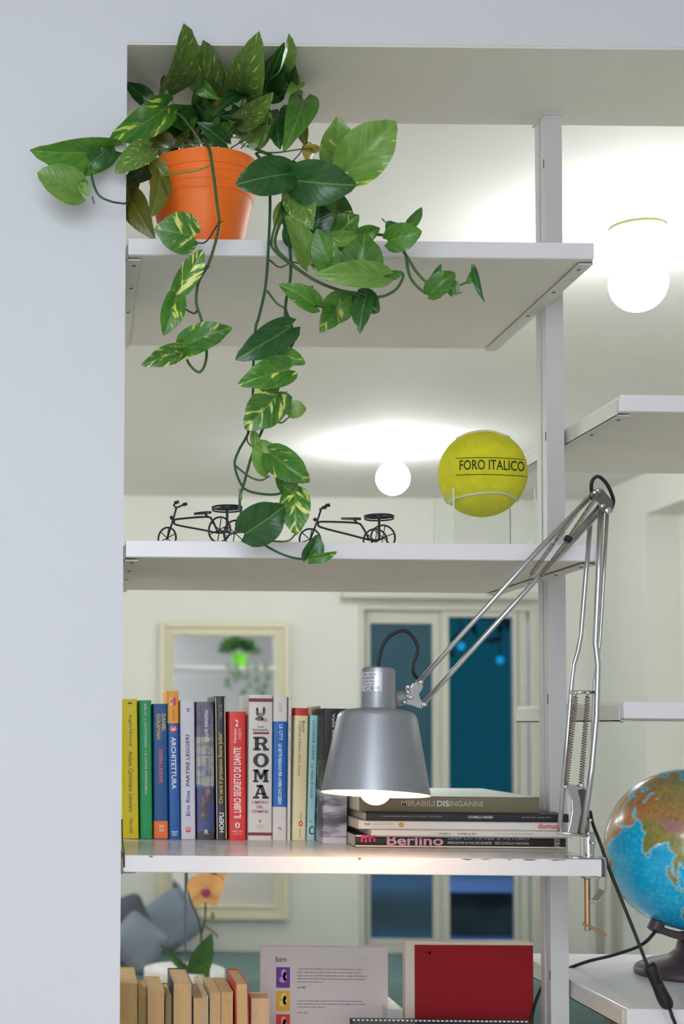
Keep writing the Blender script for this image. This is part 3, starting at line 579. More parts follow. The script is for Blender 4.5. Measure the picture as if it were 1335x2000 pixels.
# green-potted pothos on the right shelf (seen in the mirror)
gx = 1.42; gy = 1.17*YW; gz = zr[1]
g2 = thing('potted_pothos', (gx, gy, gz), 'bushy green plant in a lime green pot, reflected in the mirror', 'plant')
MB().lathe((gx, gy, gz), [(.055, 0), (.068, .105), (.072, .105), (.072, .118), (.066, .118), (.064, .105), (.001, .103)], seg=32).build('pot', mat('lime green pot', (110, 200, 30), .4), g2, smooth=False)
rnd = random.Random(11)
for i in range(64):
    a = rnd.uniform(0, 2*PI); e = rnd.uniform(.15, 1.3); rr = rnd.uniform(.05, .12)
    c = Vector((gx, gy, gz+.13)) + Vector((math.cos(a)*math.cos(e)*1.05, math.sin(a)*math.cos(e)*.8, math.sin(e)*.9))*rr
    c.z = max(c.z, gz+.115)
    d = (c-Vector((gx, gy, gz+.12))).normalized(); T = c+(d+Vector((0, 0, -.3)))*.09
    T.z = max(T.z, gz+.09)
    add_leaf(g2, c, T, .07, LM[rnd.choice('dddmd')], nrm=(rnd.uniform(-.5, .5), rnd.choice((-1, 1)), .6), nl=6, nw=4, seed=i)
for j in range(5):
    x0 = gx-.12+j*.08; ln = rnd.uniform(.1, .42); pts = [Vector((gx+(x0-gx)*.4, 1.22*YW, gz+.13)), Vector((x0, 1.262*YW, gz+.03)), Vector((x0+.02, 1.27*YW, gz-ln*.5)), Vector((x0-.01, 1.27*YW, gz-ln))]
    q = smooth_path(pts, 5); MB().tube(q, .0025, seg=6).build('vine', M_stem, g2, smooth=True)
    for t in range(6, len(q), 3): add_leaf(g2, q[t], q[t]+Vector((rnd.uniform(-.06, .06), .02, -.04)), .045, LM['d'], nrm=(0, 1, .2), nl=6, nw=4, seed=t)

# ------------------------------------------------------------------ upright books
KB = 1.143
M_page = mat('book pages', (226, 214, 188), .85, mottle=.06, mscale=60); M_page_t = mat('aged book pages', (222, 184, 132), .85, mottle=.08, mscale=40)
def rgbm(c, rough=.38): return mat('print %d %d %d' % c, c, rough, mottle=.03, mscale=40)
def picture_mat(name, stops, scale, stretch):
    mt = bpy.data.materials.new(name); mt.use_nodes = True; nt = mt.node_tree; b = nt.nodes['Principled BSDF']; b.inputs['Roughness'].default_value = .35
    tc = nt.nodes.new('ShaderNodeTexCoord'); mp = nt.nodes.new('ShaderNodeMapping'); mp.inputs['Scale'].default_value = stretch
    n = nt.nodes.new('ShaderNodeTexNoise'); n.inputs['Scale'].default_value = scale; n.inputs['Detail'].default_value = 5; r = nt.nodes.new('ShaderNodeValToRGB')
    nt.links.new(tc.outputs['Object'], mp.inputs[0]); nt.links.new(mp.outputs[0], n.inputs['Vector']); nt.links.new(n.outputs['Fac'], r.inputs[0]); nt.links.new(r.outputs[0], b.inputs['Base Color'])
    el = r.color_ramp.elements; el[0].position = stops[0][0]; el[0].color = lin(stops[0][1])+(1,); el[1].position = stops[-1][0]; el[1].color = lin(stops[-1][1])+(1,)
    for p_, c_ in stops[1:-1]: e = el.new(p_); e.color = lin(c_)+(1,)
    return mt
def book_geo(root, w, h, d, segs, pages, t=.0012, r=None, cover_in=None, name='cover'):
    """segs: list (z0, z1, material); spine faces -Y at y=0"""
    r = min(w*.22, .0025) if r is None else r
    prof = [(0, d)]
    for i in range(5): a = PI+PI/2*i/4; prof.append((r+r*math.cos(a), r+r*math.sin(a)))
    for i in range(5): a = 1.5*PI+PI/2*i/4; prof.append((w-r+r*math.cos(a), r+r*math.sin(a)))
    prof.append((w, d)); inn = [(t, d)]+[(max(t, min(w-t, x)) , max(t, y)) for x, y in prof[1:-1]]+[(w-t, d)]
    zs_ = sorted({s[0] for s in segs} | {s[1] for s in segs}); b = MB(); n = len(prof); mats = []
    for z0, z1, m_ in segs:
        if m_ not in mats: mats.append(m_)
        mi = mats.index(m_)
        vs = [(x, y, z0) for x, y in prof]+[(x, y, z1) for x, y in prof]; b.add(vs, [(i, i+1, n+i+1, n+i) for i in range(n-1)], mi)
    z0, z1 = segs[0][0], segs[-1][1]
    for zz, fl in ((z0, 0), (z1, 1)):
        mi = 0 if not fl else mats.index(segs[-1][2])
        vs = [(x, y, zz) for x, y in prof]+[(x, y, zz) for x, y in inn]
        b.add(vs, [(i, i+1, n+i+1, n+i) if fl else (i+1, i, n+i, n+i+1) for i in range(n-1)], mi)
    vs = [(x, y, z0) for x, y in inn]+[(x, y, z1) for x, y in inn]; b.add(vs, [(i+1, i, n+i, n+i+1) for i in range(n-1)], 0)
    b.add([(0, d, z0), (t, d, z0), (t, d, z1), (0, d, z1), (w-t, d, z0), (w, d, z0), (w, d, z1), (w-t, d, z1)], [(0, 1, 2, 3), (4, 5, 6, 7)], 0)
    o = b.build(name, mats, root, world=False); auto_smooth(o, 35)
    MB().box((t, t, z0+.0012), (w-t, d-.003, z1-.0018)).build('pages', pages, root, world=False)
    return o
def upright(x0b, x1b, x0t, x1t, ytop, bands, label, texts=(), k=KB, d=.145, ybase=1643, pages=None, group='upright books on the book shelf', h3=None, extra=None, r=None):
    zsh = zs[3]; A = P(x0b, ybase, k); Bq = P(x1b, ybase, k); w_ = Bq.x-A.x-.0003; T0 = P(x0t, ytop, k); T1 = P(x1t, ytop, k)
    h = T0.z-zsh; lean = math.atan(((T0.x+T1.x)/2-(A.x+Bq.x)/2)/h)
    root = thing('book', (A.x, k*YW, zsh+abs(w_*math.sin(lean))), label, 'book', group); root.rotation_euler = (0, lean, 0)
    yz = lambda py: max(0, min(h, P((x0b+x1b)/2, py, k).z-zsh))
    segs = []; last = 0.0
    for py, m_ in bands:      # bottom to top: (photo y of upper end, material)
        z1 = h if py is None else yz(py); segs.append((last, z1, m_)); last = z1
    book_geo(root, w_, h, d, segs, pages or M_page, r=r)
    for s, mode, xc, ya, yb_, hf, colr in texts:
        za, zb_ = yz(ya), yz(yb_); hh_ = hf*w_; cx = xc*w_; e = -.0003
        if mode == 'd': f_ = lambda u, v, za=za, zb_=zb_, cx=cx, hh_=hh_: (cx-hh_/2+v*hh_, e, za+(zb_-za)*u)
        elif mode == 'u': f_ = lambda u, v, za=za, zb_=zb_, cx=cx, hh_=hh_: (cx+hh_/2-v*hh_, e, zb_+(za-zb_)*u)
        else: f_ = lambda u, v, za=za, zb_=zb_, cx=cx, hh_=hh_: (cx-hh_/2+u*hh_, e, zb_+(za-zb_)*v)
        lettering('lettering', s, f_, rgbm(colr), root, world=False)
    if extra: extra(root, w_, yz)
    return root
def patch(root, pts, m_, name='print', e=-.00025):
    MB().add([(x, e, z) for x, z in pts], [tuple(range(len(pts)))]).build(name, m_, root, world=False)
def rectp(root, x0, x1, z0, z1, c, name='print', e=-.00025): patch(root, [(x0, z0), (x1, z0), (x1, z1), (x0, z1)], rgbm(c), name, e)
def blob(root, cx, cz, rx, rz, c, n=16, e=-.00028): patch(root, [(cx+rx*math.cos(2*PI*i/n), cz+rz*math.sin(2*PI*i/n)) for i in range(n)], rgbm(c), 'emblem', e)
Y_ = rgbm((255, 232, 0)); G_ = rgbm((16, 168, 92)); BL = rgbm((0, 84, 148)); BL2 = rgbm((0, 90, 172)); OR = rgbm((248, 164, 22)); WH = rgbm((214, 212, 222)); BK = rgbm((34, 38, 42)); RD = rgbm((222, 44, 36)); CRM = rgbm((230, 216, 170)); CY = rgbm((160, 212, 208)); WH2 = rgbm((220, 212, 206))
upright(239, 271, 236, 268, 1366, [(None, Y_)], 'bright yellow book at the left end of the row', [('Angelo Ferracuti', 'd', .56, 1396, 1458, .26, (110, 96, 20)), ('Andare. Camminare. Lavorare.', 'd', .56, 1468, 1588, .28, (110, 96, 20)), ('Feltrinelli', 'd', .55, 1600, 1628, .22, (130, 112, 20))],
        extra=lambda r_, w_, yz: patch(r_, [(w_*.4, yz(1376)), (w_*.7, yz(1376)), (w_*.62, yz(1371)), (w_*.55, yz(1374)), (w_*.47, yz(1371))], rgbm((90, 80, 20)), 'emblem'))
upright(274, 298, 271, 296, 1368, [(None, G_)], 'green book beside the yellow one', [('600.19 · J. GOTTMANN · LA CITTÀ INVINCIBILE', 'd', .5, 1375, 1552, .30, (214, 240, 218))])
upright(300, 328.5, 298.5, 327, 1375, [(1638, BL), (1604, rgbm((255, 124, 40))), (None, BL)], 'dark blue book with an orange square near its foot', [('DANIEL', 'd', .74, 1395, 1429, .26, (240, 200, 70)), ('GOLEMAN', 'd', .38, 1395, 1444, .26, (240, 200, 70)), ('ESSERE LEADER', 'd', .52, 1464, 1530, .24, (236, 110, 84)), ('BUR', 'd', .55, 1612, 1626, .36, (250, 225, 205))])
upright(330, 352, 326, 349, 1350, [(1413, BL2), (None, OR)], 'tall blue book with an orange top and the title ARCHITETTURA', [('ARCHITETTURA', 'd', .50, 1440, 1542, .44, (240, 244, 250)), ('TEST', 'h', .5, 1624, 1633, .6, (235, 240, 250)), ('3', 'd', .5, 1420, 1428, .4, (250, 240, 240)), ('HOEPLI TEST', 'd', .55, 1386, 1408, .18, (120, 70, 20))],
        extra=lambda r_, w_, yz: (patch(r_, [(w_*.5, yz(1433)), (w_*.92, yz(1424)), (w_*.5, yz(1415)), (w_*.08, yz(1424))], rgbm((226, 48, 60)), 'emblem', -.0002), rectp(r_, w_*.5, w_*.78, yz(1379), yz(1363), (220, 60, 40)), rectp(r_, w_*.25, w_*.45, yz(1377), yz(1364), (244, 236, 220)), rectp(r_, w_*.3, w_*.42, yz(1374), yz(1366), (80, 60, 150), e=-.0004)))
upright(353.5, 382, 351, 380, 1368, [(None, WH)], 'white book with black and blue lettering, title PARTIRE LEGGERI', [('PARTIRE LEGGERI', 'u', .5, 1436, 1536, .26, (24, 26, 30)), ('Eric Ries', 'u', .5, 1545, 1594, .28, (20, 70, 130)), ('E', 'u', .5, 1615, 1626, .32, (220, 50, 40)), ('R', 'd', .55, 1384, 1393, .25, (90, 94, 110))])
PIC1 = picture_mat('photo print of shirt and hands', [(.2, (34, 30, 54)), (.48, (72, 64, 92)), (.62, (120, 112, 124)), (.8, (60, 84, 140))], 14, (1.4, 1, .9))
upright(384, 419.5, 381, 418, 1371, [(1625, rgbm((56, 50, 54))), (1540, picture_mat('photo print lower', [(.25, (40, 30, 40)), (.46, (44, 60, 130)), (.55, (60, 50, 70)), (.62, (176, 124, 112)), (.75, (120, 88, 60))], 30, (1, 1, .5))), (1440, picture_mat('photo print middle', [(.3, (120, 104, 96)), (.5, (168, 166, 156)), (.58, (90, 110, 150)), (.75, (60, 64, 96))], 24, (.4, 1, 1.6))), (None, PIC1)], 'book with a photographic spine of a checked shirt, between white and black books',
        [('matteo achilli', 'd', .62, 1388, 1450, .24, (226, 222, 228)), ('the startup', 'd', .62, 1462, 1514, .24, (52, 48, 60)), ('R', 'h', .55, 1621, 1630, .22, (235, 235, 235))],
        extra=lambda r_, w_, yz: [rectp(r_, .0004, w_-.0004, yz(y_+1.1), yz(y_), (60, 54, 90)) for y_ in (1411, 1475, 1537)] + [rectp(r_, w_*x_, w_*(x_+.03), yz(1560), yz(1376), (80, 70, 100)) for x_ in (.25, .78)])
upright(422, 444, 418, 442, 1360, [(None, BK)], 'black round-backed book with yellow handwritten title', [('HOEPLI', 'u', .5, 1588, 1626, .42, (240, 240, 240)), ('Chi sarà il prossimo Steve Jobs?', 'u', .5, 1432, 1570, .42, (236, 196, 40)), ('F. Anshel  C. Tear', 'u', .5, 1376, 1404, .3, (150, 150, 154))], r=.006)
upright(447, 480.5, 445, 481, 1390, [(None, RD)], 'red book titled IL LIBRO SEGRETO DI DANTE', [('2', 'h', .48, 1406, 1419, .18, (250, 236, 230)), ('Francesco', 'u', .36, 1423, 1451, .18, (250, 230, 225)), ('FIORETTI', 'u', .66, 1423, 1444, .16, (250, 200, 190)), ('IL LIBRO SEGRETO DI DANTE', 'u', .5, 1460, 1598, .42, (252, 240, 236)), ('NEWTON', 'h', .5, 1622, 1626, .6, (246, 190, 180)), ('COMPTON', 'h', .5, 1628, 1631, .5, (246, 190, 180))],
        extra=lambda r_, w_, yz: (blob(r_, w_*.5, yz(1612), w_*.15, w_*.18, (250, 225, 215)), rectp(r_, w_*.47, w_*.53, yz(1617), yz(1607), (222, 44, 36), e=-.0004), rectp(r_, w_*.4, w_*.6, yz(1613), yz(1611.5), (222, 44, 36), e=-.0004)))
def roma(r_, w_, yz):
    for y_ in ((1371, 1364), (1632, 1626)): rectp(r_, .0002, w_-.0002, yz(y_[0]), yz(y_[1]), (120, 34, 34))
    rectp(r_, w_*.2, w_*.86, yz(1434), yz(1430), (120, 34, 34))
    for (cx, cy, rx, ry, c) in ((.36, 1390, .06, 8, (110, 84, 60)), (.64, 1388, .06, 8, (70, 54, 44)), (.50, 1397, .14, 5, (150, 130, 110)), (.45, 1404, .18, 4, (120, 96, 76)), (.66, 1406, .14, 4, (170, 150, 130)), (.36, 1385, .03, 3, (200, 190, 180))):
        blob(r_, w_*cx, yz(cy), w_*rx, (yz(cy-ry)-yz(cy)), c)
    X0, X1 = w_*.2, w_*.86
    def glyph(polys, ya, yb_):
        b = MB(); z0, z1 = yz(yb_), yz(ya)
        for pl_ in polys: b.add([(X0+(X1-X0)*x, -.0003, z0+(z1-z0)*y) for x, y in pl_], [tuple(range(len(pl_)))] )
        b.build('letter', rgbm((30, 36, 42)), r_, world=False)
    R4 = lambda a, b_, c, d_: [(a, b_), (c, b_), (c, d_), (a, d_)]
    def arc(cx, cy, ro, ri, a0, a1, ay=1, n=14, riy=None):
        out = []; riy = ri if riy is None else riy
        for i in range(n):
            p0, p1 = math.radians(a0+(a1-a0)*i/n), math.radians(a0+(a1-a0)*(i+1)/n)
            out.append([(cx+ri*math.cos(p0), cy+riy*math.sin(p0)), (cx+ro*math.cos(p0), cy+ro*ay*math.sin(p0)), (cx+ro*math.cos(p1), cy+ro*ay*math.sin(p1)), (cx+ri*math.cos(p1), cy+riy*math.sin(p1))])
        return out
    glyph([R4(0, 0, .48, .16), R4(0, .84, .6, 1), R4(.1, .1, .36, .9), R4(.36, .42, .6, .56)]+arc(.58, .71, .32, .07, -90, 90, .9, riy=.15)+[[(.5, .46), (.72, .46), (.9, .14), (.64, .14)], R4(.62, 0, 1, .16)], 1439, 1466)
    glyph(arc(.5, .5, .5, .22, 0, 360, 1.0, 24, .34), 1471, 1499)
    glyph([R4(0, 0, .34, .15), R4(.62, 0, 1, .15), R4(0, .85, .3, 1), R4(.7, .85, 1, 1), R4(.08, .1, .24, .9), R4(.7, .1, .92, .9), [(.1, 1), (.34, 1), (.56, .45), (.46, .15)], [(.9, 1), (.66, 1), (.46, .45), (.54, .15)]], 1503, 1528)
    glyph([R4(0, 0, .4, .15), R4(.58, 0, 1, .15), R4(.22, .84, .62, 1), [(.1, .1), (.26, .1), (.54, 1), (.4, 1)], [(.64, .1), (.92, .1), (.62, 1), (.38, 1)], R4(.28, .3, .74, .42)], 1533, 1560)
    blob(r_, w_*.5, yz(1604), w_*.04, w_*.07, (150, 130, 110)); rectp(r_, w_*.34, w_*.66, yz(1613), yz(1612), (160, 150, 140)); rectp(r_, w_*.36, w_*.64, yz(1617), yz(1616), (160, 150, 140))
upright(483.5, 531, 484, 534, 1357, [(None, WH2)], 'thick white book with large black letters ROMA', [('Yuri', 'h', .5, 1417, 1422, .28, (60, 60, 66)), ('Salvatella', 'h', .5, 1423, 1428, .66, (60, 60, 66)), ("L'IMPERO", 'h', .5, 1564, 1570, .68, (130, 44, 40)), ('DEL', 'h', .5, 1573, 1579, .28, (130, 44, 40)), ('CRIMINE', 'h', .5, 1582, 1588, .68, (130, 44, 40))], extra=roma)
upright(532, 559.5, 534, 561, 1360, [(1576, WH2), (1409, rgbm((0, 96, 178))), (None, WH2)], 'white book with a broad blue band, right of the ROMA book', [('COVEY', 'd', .5, 1373, 1392, .22, (150, 150, 158)), ('LE CITY', 'd', .55, 1415, 1446, .24, (230, 238, 250)), ('LE SETTE REGOLE PER AVERE SUCCESSO', 'd', .5, 1453, 1571, .24, (236, 242, 252)), ('N', 'h', .5, 1615, 1621, .2, (60, 60, 70))])
upright(560.5, 567, 562.5, 571, 1361, [(None, WH2)], 'thin white booklet between the blue-banded and cream books', [('LA CASA', 'd', .5, 1400, 1430, .4, (90, 80, 110)), ('la dieta del verbo', 'd', .5, 1440, 1486, .4, (90, 150, 130)), ], d=.14)
upright(570, 597, 575, 603, 1383, [(1398, CRM), (None, rgbm((196, 46, 36)))], 'cream book with a red band at the top', [('Boris', 'd', .66, 1408, 1430, .22, (90, 70, 50)), ('Cronistoria di Rimini', 'd', .42, 1408, 1464, .2, (110, 90, 60)), ('e altre storie', 'd', .42, 1466, 1515, .2, (190, 90, 60)), ('Adelphi', 'd', .6, 1586, 1604, .18, (170, 120, 80)), ('Laterza', 'd', .6, 1618, 1636, .16, (170, 140, 90))],
        extra=lambda r_, w_, yz: (blob(r_, w_*.6, yz(1609), w_*.16, w_*.2, (200, 60, 44)), blob(r_, w_*.6, yz(1609), w_*.07, w_*.09, (230, 216, 170), e=-.0004)))
upright(598, 614.5, 604, 622.5, 1397, [(None, CY)], 'pale turquoise book right of the cream one', [('CATHERINE DUNNE', 'd', .5, 1407, 1484, .34, (50, 110, 116)), ('La metà di niente', 'd', .5, 1493, 1560, .32, (60, 110, 116)), ('tea', 'h', .4, 1603, 1606, .35, (50, 110, 120))], k=1.145, d=.12,
        extra=lambda r_, w_, yz: (blob(r_, w_*.62, yz(1622), w_*.36, w_*.52, (30, 40, 44)), blob(r_, w_*.66, yz(1622), w_*.24, w_*.36, (160, 212, 208), e=-.0004)))
upright(615, 617.5, 623.5, 626, 1379, [(None, rgbm((138, 130, 74)))], 'narrow olive green book against the turquoise one', k=1.150, d=.14)
PIC2 = picture_mat('black and white water photo', [(.3, (34, 30, 36)), (.46, (90, 84, 96)), (.56, (184, 180, 194)), (.8, (210, 206, 216))], 16, (.5, 1, 2.4))
PIC3 = picture_mat('dark reeds photo', [(.35, (34, 36, 34)), (.55, (60, 60, 52)), (.62, (130, 138, 96)), (.8, (196, 200, 200))], 60, (1.4, 1, .8))
upright(629, 677.5, 631, 682, 1384, [(1636, rgbm((196, 192, 198))), (1545, PIC2), (1486, PIC3), (None, rgbm((30, 28, 33)))], 'thick dark book with a black and white water photograph, behind the lamp shade', [('Valle dei laghi', 'd', .38, 1394, 1470, .16, (200, 200, 206))], k=1.115, d=.13)

# ------------------------------------------------------------------ lying stack
def lying(x0, x1, y0, y1, k, d, cov, label, texts=(), pages=None, base=None, top=None, t=.001, yaw=0, r=None):
    """spine faces -Y; the book lies on its side. photo px x0..x1, y0(top)..y1(bottom)"""
    A = P(x0, y1, k); Bq = P(x1, y1, k); Lw = Bq.x-A.x; h = P(x0, y0, k).z-P(x0, y1, k).z
    z = base; root = thing('magazine' if 'magazine' in label else 'book', (A.x, k*YW, z), label, 'magazine' if 'magazine' in label else 'book', 'lying books and magazines beside the lamp')
    root.rotation_euler = (0, 0, math.radians(yaw)); r = min(h*.3, .002) if r is None else r
    prof = [(d, h)]+[(r-r*math.sin(a), h-r+r*math.cos(a)) for a in [PI/2*i/4 for i in range(5)]]+[(r-r*math.cos(a), r-r*math.sin(a)) for a in [PI/2*i/4 for i in range(5)]]+[(d, 0)]
    b = MB(); n = len(prof); tt = min(t, h*.2); inn = [(d, h-tt)]+[(max(tt, y), max(tt, min(h-tt, q))) for y, q in prof[1:-1]]+[(d, tt)]
    vs = [(0, y, q) for y, q in prof]+[(Lw, y, q) for y, q in prof]; b.add(vs, [(i, n+i, n+i+1, i+1) for i in range(n-1)], 0)
    if top is not None: b.mi[0] = 1
    vs = [(0, y, q) for y, q in inn]+[(Lw, y, q) for y, q in inn]; b.add(vs, [(i+1, n+i+1, n+i, i) for i in range(n-1)], 0)
    for xx in (0, Lw): vs = [(xx, y, q) for y, q in prof]+[(xx, y, q) for y, q in inn]; b.add(vs, [(i, i+1, n+i+1, n+i) for i in range(n-1)], 0)
    o = b.build('cover', [cov]+([top] if top else []), root, world=False); auto_smooth(o, 35)
    MB().box((.001, tt, tt), (Lw-.001, d-.002, h-tt)).build('pages', pages or M_page, root, world=False)
    for s, xa, xb, ya, yb_, colr in texts:
        sx = Lw/(x1-x0); sz = h/(y1-y0)
        f_ = lambda u, v, xa=xa, xb=xb, ya=ya, yb_=yb_: ((xa-x0)*sx+u*(xb-xa)*sx, -.0004, (y1-yb_)*sz+v*(yb_-ya)*sz)
        lettering('lettering', s, f_, rgbm(colr), root, world=False)
    root['_h'] = h; hh_ = h; del root['_h']
    return root, z+hh_, Lw, h
KS = 1.084
def rotm(root, s, x, z, wdt, hgt, c):      # sideways lettering
    lettering('lettering', s, lambda u, v: (x+v*wdt, -.0004, z+hgt-u*hgt), rgbm(c), root, world=False)
s1, z1, L1, h1 = lying(693, 1104, 1630, 1655, KS, .30, rgbm((36, 35, 40)), 'black book with pink and white lettering at the bottom of the lying stack', [('Berlino', 755, 865, 1630.5, 1650, (222, 164, 190)), ('UNA CITTÀ PER IL FUTURO', 874, 1032, 1631, 1638, (190, 186, 188)), ('PREFAZIONE DI WALTER MOMPER   TESTI DI KLAUS HARTUNG', 874, 1032, 1642, 1647, (200, 196, 198))], base=zs[3], r=.007)
rotm(s1, 'SKIRA', L1*.945, .002, .010, h1-.004, (216, 208, 200))
bb = MB()
for x, y, rx, ry in ((711, 1634, 7, 3.5), (724, 1634, 7, 3.5), (732, 1631, 4, 3), (706, 1641, 2, 4), (714, 1642, 2, 4), (722, 1641, 2, 4), (731, 1640, 2, 4)):
    n = 12; sx = L1/411; bb.add([((x-693+rx*math.cos(2*PI*i/n))*sx, -.0004, (1655-y+ry*math.sin(2*PI*i/n))*sx) for i in range(n)], [tuple(range(n))])
bb.build('emblem', rgbm((230, 50, 110)), s1, world=False)
s2, z2, L2, h2 = lying(725, 1118, 1618, 1630, 1.072, .31, rgbm((214, 208, 202)), 'thin off-white magazine lying on the black book', [('CASABELLA', 855, 880, 1622.5, 1626, (60, 60, 64)), ('CASABELLA 822', 892, 929, 1622.5, 1626, (60, 60, 64)), ('ARCHITETTURA E COSTRUZIONE RESIDENZIALE', 962, 1040, 1622.5, 1624.5, (130, 126, 124))], base=z1)
s3, z3, L3, h3 = lying(700, 1098, 1601, 1618, 1.078, .31, rgbm((226, 220, 216)), 'white magazine with the red word domus, middle of the stack', [('domus', 1050, 1089, 1603.5, 1614, (226, 60, 44)), ('928', 711, 722, 1606, 1610.5, (60, 60, 60)), ('September 2009', 727, 768, 1606, 1611, (170, 164, 160))], base=z2)
bb = MB(); n = 16; sx = L3/398; bb.add([((783-700+5.5*math.cos(2*PI*i/n))*sx, -.0004, (1618-1609+5*math.sin(2*PI*i/n))*sx) for i in range(n)], [tuple(range(n))]); bb.build('emblem', rgbm((196, 160, 60)), s3, world=False)
s4, z4, L4, h4 = lying(714, 1110, 1585, 1601, 1.075, .32, rgbm((38, 38, 42)), 'black magazine with small white lettering, under the olive book', [('la casa nella città moderna, Le Corbusier: villa Savoye', 744, 862, 1590, 1594, (150, 148, 146)), ('CASABELLA 805/806', 913, 962, 1589.5, 1594.5, (210, 208, 206)), ('dicembre 2011 - gennaio 2012', 1018, 1075, 1590, 1593.5, (170, 168, 166))], base=z3)
s5, z5, L5, h5 = lying(701, 1053, 1551.5, 1583, 1.083, .345, rgbm((116, 106, 84)), 'olive brown book titled MIRABILI DISINGANNI on top of the lying stack', [('MIRABILI', 783, 848, 1560, 1571, (176, 168, 150)), ('DIS', 853, 876, 1560, 1571, (232, 228, 220)), ('INGANNI', 877, 942, 1560, 1571, (176, 168, 150))], base=z4, top=rgbm((206, 212, 200)))

# ------------------------------------------------------------------ wire tricycles
M_wire = mat('black wire', (28, 32, 34), .45)
def tricycle(px_front, rot, k, label, mirror=1):
    base = P(px_front, 1080, k); u = S(k)      # photo px -> m
    root = thing('wire_tricycle', (base.x, base.y, zs[2]), label, 'ornament', 'wire tricycle candle holders on the middle shelf')
    OFF[root.name] = Vector((0, 0, 0)); root.rotation_euler = (0, 0, math.radians(rot)); rw = .0016
    H0 = .0                                    # local z=0 at shelf; zz converts photo height (px above the shelf, at y 1079) to metres
    z = lambda y: (1080-y)*u
    R1, R2 = 21*u, 24*u
    def wheel(x, y, R, nm='wheel'):
        pts = [(x+R*math.cos(2*PI*i/24), y, R+.0012+R*math.sin(2*PI*i/24)) for i in range(25)]
        w_ = MB().tube(pts, rw, seg=6).build(nm, M_wire, root, smooth=True)
        s_ = MB()
        for a in (20, 80, 140): s_.tube([(x-R*math.cos(math.radians(a)), y, R+.0012-R*math.sin(math.radians(a))), (x+R*math.cos(math.radians(a)), y, R+.0012+R*math.sin(math.radians(a)))], rw*.55, seg=5)
        s_.build('spokes', M_wire, w_)
    wheel(0, 0, R1); dy = 27*u
    xr = 138*u; wheel(xr, -dy, R2); wheel(xr, dy, R2)
    MB().tube([(xr, -dy, R2), (xr, dy, R2)], rw, seg=6).build('axle', M_wire, root)
    MB().tube([(0, 0, R1), (14*u, 0, z(1022)), (22*u, 0, z(998))], rw, seg=6).build('fork', M_wire, root, smooth=True)
    hb = MB(); hb.tube([(28*u, -14*u, z(992)), (22*u, -10*u, z(996)), (20*u, 0, z(999)), (22*u, 10*u, z(996)), (28*u, 14*u, z(992))], rw, seg=6)
    h_ = hb.build('handlebar', M_wire, root, smooth=True)
    for s in (-1, 1): MB().tube([(28*u, s*14*u, z(992)), (36*u, s*15*u, z(991))], rw*1.8, seg=8).build('grip', M_wire, h_)
    MB().lathe((10*u, 0, z(1018)), [(0, -.004), (.004, 0), (0, .004)], axis=(1, 0, 0), seg=10).build('headlight', M_wire, root, smooth=True)
    MB().tube(smooth_path([(16*u, 0, z(1025)), (24*u, 0, z(1022)), (90*u, 0, z(1023)), (104*u, 0, z(1030)), (118*u, 0, z(1056))], 4), rw*1.1, seg=6).build('frame_tube', M_wire, root, smooth=True)
    MB().tube(smooth_path([(16*u, 0, z(1025)), (22*u, 0, z(1033)), (80*u, 0, z(1047)), (118*u, 0, z(1056)), (xr, 0, R2)], 4), rw*1.1, seg=6).build('frame_tube', M_wire, root, smooth=True)
    MB().tube([(95*u, 0, z(1024)), (88*u, 0, z(1017))], rw, seg=6).build('seat_post', M_wire, root)
    sd = MB(); n = 16; vs = []
    for zz in (z(1013), z(1017)):
        for i in range(n):
            a = 2*PI*i/n; x = math.cos(a); w_ = (.42+.58*(x*.5+.5)); vs.append(((82+20*x)*u, math.sin(a)*9*u*w_, zz))
    sd.add(vs, [tuple(range(n)), tuple(range(2*n-1, n-1, -1))]+[(i, n+i, n+(i+1) % n, (i+1) % n) for i in range(n)]); sd.build('saddle', M_wire, root)
    MB().tube([(xr, 0, R2), (xr, 0, z(1009))], rw*1.4, seg=8).build('holder_post', M_wire, root)
    RR = 28*u; pts = [(xr+RR*math.cos(2*PI*i/28), RR*math.sin(2*PI*i/28), z(1009)) for i in range(29)]
    hr = MB().tube(pts, rw*1.1, seg=6); hr.tube([(xr-RR, 0, z(1009)), (xr+RR, 0, z(1009))], rw, seg=6); hr.tube([(xr, -RR, z(1009)), (xr, RR, z(1009))], rw, seg=6)
    hr.tube([(p[0], p[1], p[2]-.004) for p in pts], rw*.9, seg=6)
    hr.build('candle_ring', M_wire, root, smooth=True)
tricycle(326, -38, 1.05, 'black wire tricycle at the left of the middle shelf, partly behind hanging leaves')
tricycle(605, 4, 1.05, 'black wire tricycle at the middle of the shelf, right of the hanging vine')

# ------------------------------------------------------------------ tennis ball in acrylic stand
KT = 1.075
bc = P(941.5, 925, KT); RB = S(KT)*85.5
ball = thing('tennis_ball', (bc.x, bc.y, bc.z-RB), 'giant yellow souvenir tennis ball with black lettering', 'ball')
M_felt = mat('yellow felt', (226, 222, 40), .95, bump=.9, bscale=900, mottle=.12, mscale=40); M_seam = mat('grey white seam', (206, 204, 168), .8)
MB().lathe(bc, [(RB*math.cos(-PI/2+PI*i/40), RB*math.sin(-PI/2+PI*i/40)) for i in range(41)], seg=72, cap=False).build('felt_cover', M_felt, ball, smooth=True)
nv = (CAM-bc).normalized(); rv = Vector((0, 0, 1)).cross(nv).normalized(); uv_ = nv.cross(rv)
def sp(dx, dy, f=1.004):      # photo px offsets from the ball's centre -> point on the sphere
    x, y = dx*S(KT), -dy*S(KT); z = math.sqrt(max(0, RB*RB-x*x-y*y)); return bc+(rv*x+uv_*y+nv*z)*f
